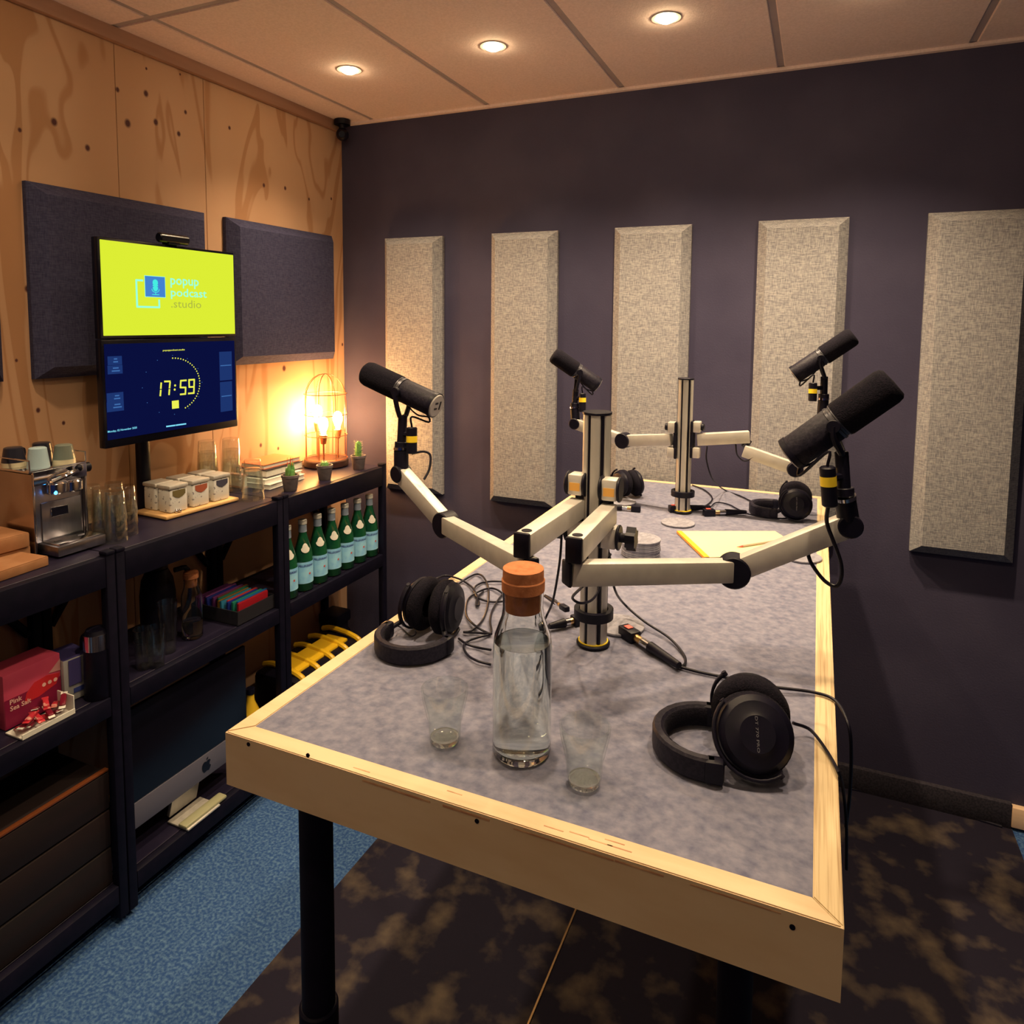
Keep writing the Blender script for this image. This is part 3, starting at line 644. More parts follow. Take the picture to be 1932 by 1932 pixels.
put('lever', MB().tube([(EX+.02, EY-.03, ZS+.186), (EX+.034, EY+.0, ZS+.199), (EX+.026, EY+.035, ZS+.206)], .006, 8), mCHR, em)
put('lever_knob', MB().ball((EX+.026, EY+.036, ZS+.210), .0095, 12), mBLK, em)
put('side_knob', MB().cyl((EX-.03, EY+.072, ZS+.196), (EX-.03, EY+.105, ZS+.196), .013, n=18, bev=.003), mBLK, em)
put('drip_tray', MB().box((EX+.035, EY+.005, ZS+.018), (.078, .128, .026), .003), mSTL, em)
put('drip_grille', MB().box((EX+.035, EY+.005, ZS+.0325), (.066, .112, .003), .001).box((EX+.03, EY-.03, ZS+.035), (.006, .018, .002)).box((EX+.03, EY+.03, ZS+.035), (.006, .018, .002)), mCHR, em)
put('indicator_light', MB().ball((EX+.030, EY-.030, ZS+.158), .0040, 10), mBLED, em)
put('cup_rack', MB().box((.085, EY, ZS+.2155), (.158, .150, .006), .002), mCHR, em)
rt = ZS+.245
for s in (-1, 1):
    put('rack_rail', MB().tube([(EX, EY+s*.073, ZS+.218), (EX, EY+s*.073, rt), (.012, EY+s*.073, rt), (.012, EY+s*.073, ZS+.218)], .002, 6, 0), mCHR, em)
def mug(c, rb, rt_, h, m, lab, lip=None, ha=0):
    o = thing('espresso_cup', lab, 'cup', c, 'cups upside down on the espresso machine')
    z1 = .012 if lip else 0
    b = MB(); b.M = M4.Translation(c); b.lathe([(rt_-.003, z1), (rt_, z1), (rb, h-.002), (rb-.003, h), (0, h), (0, h-.004), (rb-.004, h-.006)], 26, cap=False); put('cup_body', b, m, o)
    if lip: b = MB(); b.M = M4.Translation(c); b.lathe([(rt_-.003, 0), (rt_+.0005, 0), (rt_, .012), (rt_-.003, .012), (rt_-.003, 0)], 26, cap=False); put('rim', b, lip, o)
    d = V((math.cos(ha), math.sin(ha), 0)); rm = (rb+rt_)/2
    put('handle', MB().tube([c+d*(rb-.001)+V((0, 0, h*.82)), c+d*(rm+.016)+V((0, 0, h*.78)), c+d*(rm+.018)+V((0, 0, h*.45)), c+d*(rt_-.002)+V((0, 0, h*.25))], .003, 7, 4), m, o)
ZR = ZS+.2190
mug(V((.135, -1.452, ZR)), .020, .026, .052, mMUGB, 'pale blue espresso cup upside down on the machine, at the front', None, 2.6)
mug(V((.140, -1.388, ZR)), .020, .026, .050, mMUGG, 'sage grey espresso cup with cream rim, right front on the machine', mMUGC, 2.9)
mug(V((.066, -1.470, ZR)), .021, .027, .050, mMUGD, 'black espresso cup with cream rim, leftmost on the machine', mMUGC, 2.0)
mug(V((.070, -1.400, ZR)), .021, .027, .052, mMUGD, 'plain black espresso cup at the back of the machine', None, -.4)
# cardboard boxes
def cbox(c, s, rz, lab):
    return solo('cardboard_box', MB().box(V(c)+V((0, 0, s[2]/2)), s, .002, M4.Rotation(rz, 3, 'Z')).box(V(c)+V((0, 0, s[2]+.0006)), (s[0]*.98, s[1]*.98, .0012), 0, M4.Rotation(rz, 3, 'Z')), mCARD, lab, 'box', 'flat brown boxes left of the espresso machine')
cbox((.215, -1.600, ZS+.001), (.10, .16, .022), .08, 'open flat brown cardboard box in front, at the shelf edge')
cbox((.090, -1.560, ZS+.001), (.15, .12, .030), 0, 'brown cardboard box lying lowest against the machine')
cbox((.100, -1.568, ZS+.033), (.14, .13, .034), -.03, 'brown cardboard box stacked upon the lowest one beside the machine')
cbox((.100, -1.715, ZS+.001), (.15, .15, .055), .05, 'brown cardboard box at the left edge beside the stacked ones')

# ------------------------------------------------------------------ things inside the shelves
# water bottles
bx = .283; ZBt = ZM+.001
ylab = []
def bottle_mesh():
    pr = [(0, 0), (.030, 0), (.0345, .005), (.0345, .115), (.032, .140), (.022, .175), (.0142, .205), (.0128, .240), (.0145, .243), (.0145, .248), (.012, .252), (0, .252)]
    return pr
bp = None; us = [557, 578, 607, 634, 659, 684, 706]
names7 = ['green water bottle cut off by the shelf post, leftmost of the row', 'second green water bottle from the left in the row', 'third green water bottle from the left in the row', 'middle green water bottle of the seven in a row', 'third green water bottle from the right in the row', 'second green water bottle from the right in the row', 'green water bottle at the right end of the row, nearest the corner']
for i, u in enumerate(us):
    y = Xp(u, 1130-(u-560)*.55, bx).y; y = -.712+i*(.712-.222)/6
    if bp is None:
        c = V((bx, y, ZBt)); o = thing('water_bottle', names7[i], 'bottle', c, 'green mineral water bottles in the shelf')
        b = MB(); b.M = M4.Translation(c); b.lathe(bottle_mesh(), 24); put('bottle_glass', b, mat('bottle_green', (.006, .060, .030), .08, spec=.7, coat=.5, c2=(.012, .11, .04), ns=9), o, 60)
        b = MB(); b.M = M4.Translation(c); b.lathe([(.0150, .240), (.0155, .2405), (.0155, .254), (.013, .2565), (0, .2565)], 20); put('cap', b, mWHT, o)
        b = MB(); b.M = M4.Translation(c); b.lathe([(.0136, .212), (.0150, .212), (.0140, .238), (.0132, .238)], 20, cap=False); put('neck_foil', b, mat('blue_grey_foil', (.30, .38, .52), .4), o)
        b = MB(); n = 22
        for (z0, z1) in ((.030, .108),):
            va = [b.b.verts.new(c+V((.0349*math.cos(a), .0349*math.sin(a), z0))) for a in [-1.75+3.3*q/n for q in range(n+1)]]; vb = [b.b.verts.new(v.co+V((0, 0, z1-z0))) for v in va]
            for q in range(n): b.b.faces.new((va[q], va[q+1], vb[q+1], vb[q]))
        lb = put('label', b, mLBL, o)
        def wrap(me_mb, ang0):       # bend flat (x=arc, y=z) lettering round the bottle
            for v in me_mb.b.verts:
                a = ang0+v.co.x/.0349; h = v.co.y; v.co = c+V((.0353*math.cos(a), .0353*math.sin(a), h))
        b = MB(); text_on(b, 'S.PELLEGRINO', (-.034, .091, 0), (1, 0, 0), (0, 1, 0), .062, .008, .03); wrap(b, -.55); put('lettering', b, mNAVY, lb)
        b = MB(); s5 = [(.006*(1 if q % 2 == 0 else .45)*math.sin(q*math.pi/5)+.006, .006*(1 if q % 2 == 0 else .45)*math.cos(q*math.pi/5)+.065) for q in range(10)]; b.prism(s5, .0001); wrap(b, -.35); put('star', b, mRED, lb)
        b = MB(); va = [(.0135*math.sin(t)*(1.12 if math.cos(t) < 0 else .8), .0165*math.cos(t)) for t in [q*2*math.pi/18 for q in range(18)]]
        cols = []
        for q, (x_, z_) in enumerate(va):
            zz = .158+z_; rr = .0352 if zz < .14 else .0345-(zz-.14)*.30
            rr = max(rr, .024) ; a = -.55+x_/.027; cols.append(b.b.verts.new(c+V((rr*math.cos(a)*1.0, rr*math.sin(a), zz))))
        ce_ = b.b.verts.new(c+V((.0318*math.cos(-.55), .0318*math.sin(-.55), .158)))
        for q in range(18): b.b.faces.new((cols[q], cols[(q+1) % 18], ce_))
        put('neck_label', b, mWHT, o); bp = o
    else: dup(bp, (bx, y, ZBt), names7[i], 0, 'green mineral water bottles in the shelf')

# carafe builder (stopper, glass, water)
def carafe(c, lab, R=.0385, H=.215, lvl=.14, sc_=1.0, wname='carafe', cork_h=.053, grp=None):
    o = thing(wname, lab, 'carafe', c, grp); s = sc_
    rn = R*.70
    out = [(0, 0), (R*.9, 0), (R, .005), (R, H*.66), (R*.95, H*.73), (rn*1.03, H*.84), (rn*.97, H*.9), (rn, H)]
    inn = [(rn-.0022, H), (rn*.97-.0022, H*.9), (rn*1.03-.0022, H*.84), (R*.95-.0024, H*.73), (R-.0024, H*.66), (R-.0024, .012), (R*.8, .009), (0, .009)]
    b = MB(); b.M = M4.Translation(c); b.lathe([(r_*s, z*s) for r_, z in out+inn], 48); put('glass_body', b, mGLS, o, 50)
    b = MB(); b.M = M4.Translation(c); ri = R-.0021; b.lathe([(0, .0085*s), (R*.8*s, .0085*s), (ri*s, .012*s), (ri*s, lvl*s), (ri*s-.0008, (lvl-.0006)*s), (0, (lvl-.0006)*s)], 48); put('water', b, mWAT, o, 50)
    b = MB(); b.M = M4.Translation(c+V((0, 0, H*s-.026*s)));
    b.lathe([(0, 0), ((rn-.0045)*s, 0), ((rn-.0026)*s, .025*s), ((rn+.0010)*s, .0265*s), ((rn+.0012)*s, .040*s), ((rn-.0002)*s, .0415*s), ((rn-.0005)*s, cork_h*s), ((rn-.002)*s, (cork_h+.001)*s), (0, (cork_h+.001)*s)], 36); put('cork_stopper', b, mCORK, o)
    return o
SB = ZM+.001
p = Xp(364, 1215, .20); carafe(V((.235, Xp(364, 1215, .235).y, SB)), 'glass carafe with cork stopper, a third full, on the middle shelf', .030, .185, .055, 1.0, cork_h=.045)
p = V((.150, Xp(300, 1190, .15).y, SB)); th = thing('vacuum_jug', 'large black vacuum jug with a domed lid behind the carafe', 'jug', p)
b = MB(); b.M = M4.Translation(p); b.lathe([(0, 0), (.045, 0), (.050, .004), (.050, .14), (.044, .185), (.030, .215), (0, .215)], 32); put('jug_body', b, mBLK, th)
put('lid', MB().cyl(p+V((0, 0, .214)), p+V((0, 0, .243)), .031, .026, n=28, bev=.005), mBLK, th)
put('handle', MB().tube([p+V((.02, .045, .20)), p+V((.03, .085, .19)), p+V((.03, .085, .09)), p+V((.02, .048, .06))], .008, 8), mBLK, th)
gi = 'glasses standing on the middle shelf'
for (u, v, x, lab) in ((318, 1215, .250, 'tall clear glass beside the carafe on the middle shelf'),):
    y = Xp(u, v, x).y; b = MB(); b.M = M4.Translation((x, y, SB)); b.lathe(tumbler_prof(.021, .027, .150), 24); solo('tall_glass', b, mTHN, lab, 'glass', gi)
for i, (u, x, lab) in enumerate(((272, .270, 'short clear glass at the left post of the middle shelf'), (295, .290, 'short clear glass in front of the tall one, middle shelf'))):
    y = Xp(u, 1240, x).y
    for j in range(2): tumbler(V((x, y, SB)), .021, .026, .078, lab+(', lower of two', ', upper of two')[j], gi, False, j*.034)
# wire basket with tea sachets (colourful flat packets)
bk_c = V((.205, -.885, SB)); bs_ = thing('packet_box', 'shallow clear box full of colourful flat packets on the middle shelf', 'box', bk_c)
b = MB(); b.box(bk_c+V((0, 0, .002)), (.20, .165, .003)).box(bk_c+V((.1, 0, .024)), (.003, .165, .044)).box(bk_c+V((-.1, 0, .024)), (.003, .165, .044)).box(bk_c+V((0, .082, .024)), (.2, .003, .044)).box(bk_c+V((0, -.082, .024)), (.2, .003, .044)); put('box_shell', b, mat('smoked_clear_plastic', (.06, .06, .08), .15, trans=.6), bs_)
cols_ = [(.55, .02, .04), (.02, .16, .5), (.03, .3, .22), (.25, .06, .3), (.5, .28, .04), (.02, .04, .35), (.6, .05, .05), (.05, .3, .55), (.35, .1, .05), (.3, .08, .35)]
mats_ = [mat('packet_colour', tuple(x*.5 for x in q), .3) for q in cols_]; r = random.Random(11)
for i in range(14):
    x = bk_c.x+.085-.0125*i; solo('tea_packet', MB().box((x, bk_c.y+r.uniform(-.012, .012), SB+.036), (.009, .13, .058), .002, M4.Rotation(r.uniform(-.12, .12), 3, 'Y')), mats_[[0, 1, 2, 5, 6, 7, 4, 2, 8, 3, 5, 9, 3, 9][i]], ('red', 'blue', 'teal', 'navy', 'crimson', 'sky blue', 'ochre', 'blue', 'brown', 'purple', 'navy', 'violet', 'purple', 'violet')[i]+' flat packet, '+('first', 'second', 'third', 'fourth', 'fifth', 'sixth', 'seventh', 'eighth', 'ninth', 'tenth', 'eleventh', 'twelfth', 'thirteenth', 'rearmost')[i]+' from the front in the clear box', 'packet', 'coloured packets in the clear box')
# left unit, middle shelf: pink box, white-purple box, candy pouch, kettle
pb = thing('snack_box', 'pink and red carton lettered Pink Sea Salt', 'box', (.20, -1.557, SB))
pc = [Xp(20, 1290, .245), Xp(113, 1230, .245)]; y0, y1 = -1.625, -1.490; hx = .132
put('carton', MB().box((.20, (y0+y1)/2, SB+hx/2), (.085, y1-y0, hx), .002), mat('pink_carton', (.62, .08, .15), .5, c2=(.5, .05, .12), ns=5), pb)
b = MB(); fx = .2432; b.box((fx, (y0+y1)/2, SB+.037), (.0006, y1-y0-.002, .070)); put('dark_red_print', b, mat('crimson_print', (.22, .008, .05), .5), pb)
b = MB(); mm_ = M4.Translation((fx+.0004, y0, SB)) @ M4.Rotation(math.pi/2, 4, 'Z') @ M4.Rotation(math.pi/2, 4, 'X')
b.prism([(.045, .046), (.078, .046), (.122, .058), (.132, .082), (.100, .090), (.070, .086), (.050, .068)], .0004, mm_); put('red_patch', b, mat('bright_red_print', (.55, .02, .03), .5), pb)
b = MB(); b.prism([(.105, .093), (.134, .088), (.134, .118)], .0004, mm_); put('pale_patch', b, mat('pale_pink_print', (.62, .3, .3), .5), pb)
b = MB(); text_on(b, 'Pink', (fx+.001, y0+.012, SB+.058), YD, ZD, .028, .012, .02); text_on(b, 'Sea Salt', (fx+.001, y0+.012, SB+.042), YD, ZD, .048, .012, .02)
for q in range(3): disc(b, y0+.092+.014*q, SB+.070, .0048, fx+.001, 12)
put('lettering', b, mat('pale_lettering', (.8, .5, .45), .5), pb)
wb_ = thing('coffee_pod_box', 'white and purple carton beside the pink carton', 'box', (.215, -1.452, SB))
put('carton', MB().box((.215, -1.452, SB+.056), (.09, .068, .110), .002, M4.Rotation(-.12, 3, 'Z')), mat('lilac_white_carton', (.40, .40, .42), .5), wb_)
put('purple_print', MB().box((.2615, -1.466, SB+.076), (.001, .030, .066), 0, M4.Rotation(-.12, 3, 'Z')).box((.215, -1.452, SB+.1115), (.088, .066, .001), 0, M4.Rotation(-.12, 3, 'Z')), mat('purple_print', (.07, .06, .22), .5), wb_)
put('purple_caption', MB().box((.2618, -1.450, SB+.026), (.001, .04, .012), 0, M4.Rotation(-.12, 3, 'Z')), mNAVY, wb_)
cb = thing('sweets_tray', 'low white tray heaped with red wrapped chocolate bars', 'tray', (.285, -1.57, SB))
put('tray_shell', MB().box((.286, -1.570, SB+.0025), (.062, .125, .003)).box((.3165, -1.570, SB+.007), (.0025, .125, .012)).box((.286, -1.5085, SB+.024), (.060, .0025, .044)), mWHT, cb)
r = random.Random(9); mRW = mat('red_wrapper', (.55, .03, .05), .25, c2=(.75, .35, .3), ns=60, lo=.55, hi=.62); mRW2 = mat('dark_red_wrapper', (.2, .01, .03), .3)
for i in range(12):
    c = V((.268+r.uniform(0, .034), -1.618+.0088*i, SB+.014+.011*(i % 3))); R = M4.Rotation(r.uniform(-1.2, 1.2), 3, 'Z') @ M4.Rotation(r.uniform(-.5, .5), 3, 'Y')
    o = thing('wrapped_chocolate', 'small red wrapped chocolate bar in the white tray, '+('leftmost', 'second from the left', 'third from the left', 'fourth from the left', 'fifth from the left', 'sixth from the left', 'sixth from the right', 'fifth from the right', 'fourth from the right', 'third from the right', 'second from the right', 'rightmost')[i]+' of the heap', 'chocolate', c, 'wrapped chocolates in the white tray')
    put('wrapper', MB().box(c, (.036, .013, .009), .003, R), (mRW, mRW2)[i % 2], o)
    put('crimped_end', MB().box(c+R @ V((.021, 0, 0)), (.008, .014, .0015), 0, R).box(c+R @ V((-.021, 0, 0)), (.008, .014, .0015), 0, R), (mRW, mWHT)[i % 2], o)
solo('grey_carton', MB().box((.20, -1.705, SB+.055), (.09, .10, .11), .002), mGREYP, 'grey carton cut by the left photo edge beside the pink carton', 'box')
kc = V((.292, -1.4265, SB)); kt = thing('kettle', 'black kettle with a chrome collar behind the shelf post', 'kettle', kc)
b = MB(); b.M = M4.Translation(kc); b.lathe([(0, 0), (.031, 0), (.033, .004), (.031, .130), (0, .130)], 28); put('kettle_body', b, mBLK, kt)
b = MB(); b.M = M4.Translation(kc); b.lathe([(.0312, .128), (.0305, .168), (0, .168)], 28); put('collar', b, mCHR, kt)
b = MB(); b.M = M4.Translation(kc); b.lathe([(0, .168), (.028, .168), (.024, .178), (0, .182)], 24); put('lid', b, mBLK, kt)
put('handle', MB().tube([kc+V((-.02, .0, .15))+V((-.012,0,0)), kc+V((-.055, 0, .14)), kc+V((-.055, 0, .05)), kc+V((-.031, 0, .03))], .006, 7), mBLK, kt)
for i, (x, y) in enumerate(((.11, -1.66), (.11, -1.59))): tumbler(V((x, y, SB)), .022, .027, .15, ('left', 'right')[i]+' dim tall glass behind the pink carton', 'dim glasses behind the pink carton', False)
# bottom shelf: all-in-one computer, crates
SBB = ZB+.001
im = thing('desktop_computer', 'all-in-one desktop computer with silver chin and dark screen on the bottom shelf', 'computer', (.25, -1.09, SBB))
CX = .292; ya, yb = -1.362, -.925
put('screen', MB().box((CX-.006, (ya+yb)/2, .415), (.012, yb-ya, .268), .003), mBZ, im)
put('chin', MB().box((CX-.006, (ya+yb)/2, .242), (.0125, yb-ya, .074), .002), mat('silver_chin', (.12, .12, .17), .5), im)
put('stand_neck', MB().box((CX-.035, (ya+yb)/2, .19), (.012, .10, .13), .002, M4.Rotation(.25, 3, 'Y')), mALU, im)
ft = put('stand_foot', MB().box((CX+.000, (ya+yb)/2+.0, SBB+.004), (.085, .12, .006), .002), mALU, im)
# logo: a bitten apple with a leaf
ap = [(0, .36), (.18, .45), (.36, .42), (.46, .30), (.37, .20), (.32, .06), (.36, -.08), (.48, -.18), (.40, -.36), (.26, -.52), (.12, -.50), (0, -.46), (-.12, -.50), (-.26, -.52), (-.42, -.34), (-.50, -.06), (-.48, .20), (-.36, .38), (-.18, .45)]
ym = (ya+yb)/2+.045; b = MB(); s_ = .034; mm_ = M4.Translation((CX+.0006, Xp(390, 1467, CX).y, .242)) @ M4.Rotation(math.pi/2, 4, 'Z') @ M4.Rotation(math.pi/2, 4, 'X')
b.prism([(x*s_, z*s_) for x, z in ap], .0008, mm_); b.prism([(.0*s_, .5*s_), (.16*s_, .56*s_), (.2*s_, .74*s_), (.05*s_, .68*s_)], .0008, mm_); put('fruit_logo', b, mBZ, im)
kb = [Zp(350, 1553, SBB+.012), Zp(436, 1493, SBB+.012)]
b = MB(); b.box((.312, -1.128, SBB+.0095), (.034, .155, .011), .005); solo('white_keyboard', b, mat('ivory_plastic', (.30, .30, .19), .4), 'rounded ivory keyboard lying in front of the silver computer chin', 'keyboard')
yb_c = V((.24, -.855, SBB)); yo = thing('oil_bottle', 'clear bottle of yellow liquid standing beside the computer', 'bottle', yb_c)
b = MB(); b.M = M4.Translation(yb_c); b.lathe([(0, 0), (.036, 0), (.038, .004), (.038, .13), (.030, .16), (.013, .20), (.012, .225), (0, .225)], 26); put('bottle_glass', b, mat('amber_yellow', (.75, .48, .03), .1, coat=.5), yo)
put('cap', MB().cyl(yb_c+V((0, 0, .225)), yb_c+V((0, 0, .243)), .0145, n=18), mBLK, yo)
tc_ = thing('tool_case', 'yellow and black ribbed tool case on the bottom shelf in the corner', 'case', (.2, -.50, SBB))
put('case_body', MB().box((.20, -.50, SBB+.10), (.20, .40, .20), .02), mBLK, tc_)
mYC = mat('case_yellow', (.85, .52, .02), .35)
for i in range(5):
    y = -.66+.085*i; put('yellow_rib', MB().tube([(.303, y, SBB+.02), (.306, y, SBB+.17), (.27, y, SBB+.207), (.15, y+.02, SBB+.210), (.10, y+.02, SBB+.20)], .011, 8, 4), mYC, tc_)
put('yellow_lid', MB().box((.215, -.50, SBB+.203), (.10, .30, .016), .006), mYC, tc_)
solo('black_adapter', MB().box((.10, -.22, SBB+.22), (.10, .10, .05), .01).box((.10, -.22, SBB+.10), (.08, .08, .20), .004), mBLK, 'black speaker box in the corner behind the tool case', 'speaker')
solo('loose_cable', MB().tube([Xp(614, 1161, .03), Xp(640, 1166, .03), Xp(655, 1180, .04), Yp(668, 1205, -.02)], .0022, 6, 5), mBLK, 'thin black cable curving across the plywood in the corner', 'cable')
cr_ = thing('wooden_crate', 'dark reddish wooden crate on the bottom shelf at the left edge', 'crate', (.24, -1.66, SBB))
mCRT = mat('dark_red_wood', (.010, .003, .004), .7, c2=(.006, .003, .004), ns=8, stretch=(1, .2, 3))
for i in range(3): put('slat', MB().box((.300, -1.66, SBB+.052+.104*i), (.012, .48, .098), .003), mCRT, cr_)
put('crate_body', MB().box((.19, -1.66, SBB+.155), (.20, .48, .31), .002), mCRT, cr_)
put('top_rim', MB().box((.300, -1.66, SBB+.316), (.014, .48, .007), .002), mat('orange_oak', (.16, .045, .015), .35), cr_)

# ------------------------------------------------------------------ the table
T = 1.0359; KX0, KY0, KW, KL, AP, RB = 1.2280, -1.9055, .7703, 1.8048, .0765, .0275
TX1, TY1 = KX0+KW, KY0+KL
tb = thing('studio_table', 'high plywood-edged studio table with grey felt top on dark legs', 'table', ((KX0+TX1)/2, (KY0+TY1)/2, 0))
put('felt_top', MB().box(((KX0+TX1)/2, (KY0+TY1)/2, T-.011), (KW-2*RB, KL-2*RB, .020)), mFELT, tb)
put('core_board', MB().box(((KX0+TX1)/2, (KY0+TY1)/2, T-.033), (KW-2*RB-.002, KL-2*RB-.002, .02)), mWOOD, tb)
def rim(pts, m, name='rim_board'):
    b = MB(); b.hull8([(x, y, T-AP) for x, y in pts], [(x, y, T) for x, y in pts])
    es = [e for e in b.b.edges if abs(e.verts[0].co.z-T) < 1e-5 and abs(e.verts[1].co.z-T) < 1e-5]
    bmesh.ops.bevel(b.b, geom=es, offset=.0012, segments=2, affect='EDGES'); return put(name, b, m, tb)
i0, i1, j0, j1 = KX0+RB, TX1-RB, KY0+RB, TY1-RB; g = .0004
rim([(KX0, KY0), (TX1, KY0), (i1-g, j0), (i0+g, j0)], mEDGE2)
rim([(TX1, KY0+g), (TX1, TY1-g), (i1, j1), (i1, j0+g)], mEDGE)
rim([(TX1, TY1), (KX0, TY1), (i0+g, j1), (i1-g, j1)], mEDGE2)
rim([(KX0, TY1-g), (KX0, KY0+g), (i0, j0+g), (i0, j1)], mEDGE2)
# front face veneer: torn strip along the arris and screw heads
r = random.Random(2); b = MB(); x = KX0+.03
while x < TX1-.06:
    L_ = r.uniform(.05, .12); 
    if r.random() < .8: b.box((x+L_/2, KY0-.0003, T-.0045-r.uniform(0, .004)), (L_, .0006, r.uniform(.0012, .0030)))
    x += L_+r.uniform(0, .03)
put('veneer_scar', b, mSCAR, tb)
rr_ = random.Random(6)
for _ in range(7): b = MB(); b.box((rr_.uniform(KX0+.06, TX1-.1), KY0+rr_.uniform(.008, .021), T+.0001), (rr_.uniform(.015, .03), .0014, .0003)); put('veneer_fleck', b, mSCAR, tb)
for (u, v) in ((469, 1404), (581, 1425), (900, 1549), (1495, 1749)):
    q = Yp(u, v, KY0); put('screw_head', MB().cyl((q.x, KY0+.0005, q.z), (q.x, KY0-.0008, q.z), .0028, n=12), mBLKM, tb)
for (x, y) in ((KX0+.041, KY0+.135), (TX1-.12, KY0+.34), (KX0+.041, TY1-.135), (TX1-.12, TY1-.135)):
    leg = put('leg', MB().cyl((x, y, .515), (x, y, T-.040), .0258, n=32), mBLKM, tb)
    put('leg_sleeve', MB().cyl((x, y, .015), (x, y, .520), .0305, n=32, bev=.003), mBLKM, leg)
    put('foot_plate', MB().cyl((x, y, .0045), (x, y, .018), .06, n=32, bev=.003), mBLKM, leg)
put('cable_tray', MB().box(((KX0+TX1)/2+.04, (KY0+TY1)/2+.1, T-.11), (.14, KL-.5, .05), .005), mBLKM, tb)

# ------------------------------------------------------------------ masts, arms, microphones
PN, PF = V((1.611, -1.440, T)), V((1.599, -.491, T))
def mast(c, top, lab, r0=.0243):
    o = thing('mounting_mast', lab, 'mast', c, 'aluminium masts on the table')
    b = MB(); n = 40; ring = []
    for i in range(n):
        a = 2*math.pi*i/n; gr = abs(((math.degrees(a)+18) % 60)-30) < 6.1; ring.append((math.cos(a)*(r0-.004 if gr else r0), math.sin(a)*(r0-.004 if gr else r0)))
    b.prism(ring, top-c.z-.008, M4.Translation(c+V((0, 0, .004)))); put('mast_profile', b, mALU, o, 20)
    b = MB()
    for k6 in range(6):
        a = math.radians(12+60*k6); b.cyl(c+V((math.cos(a)*(r0-.0035), math.sin(a)*(r0-.0035), .004)), c+V((math.cos(a)*(r0-.0035), math.sin(a)*(r0-.0035), top-c.z-.004)), .0033, n=8)
    put('groove_insert', b, mBLK, o)
    put('top_cap', MB().cyl((c.x, c.y, top-.005), (c.x, c.y, top), r0+.001, n=36, bev=.001), mBLK, o)
    put('foot_ring', MB().cyl(c+V((0, 0, .0005)), c+V((0, 0, .007)), .0295, n=36, bev=.002), mBLK, o)
    put('foot_insert', MB().cyl(c+V((0, 0, .007)), c+V((0, 0, .0085)), .0262, n=36), mYEL, o)
    zc = c.z+.058; b = MB(); b.lathe([(.0255, -.008), (.0345, -.008), (.0345, .008), (.0255, .008), (.0255, -.008)], 36, M4.Translation((c.x, c.y, zc)), cap=False); cl = put('cable_collar', b, mBLK, o)
    put('collar_rib', MB().box((c.x+.0238, c.y, zc), (.006, .006, .012)).box((c.x-.0238, c.y, zc), (.006, .006, .012)), mBLK, cl)
    return o
mast(PN, Yp(1125, 776, PN.y).z, 'near thick aluminium mast with dark cap, in the middle of the table')
mast(PF, Yp(1294, 713, PF.y).z, 'far aluminium mast near the notepad at the back of the table', .0225)

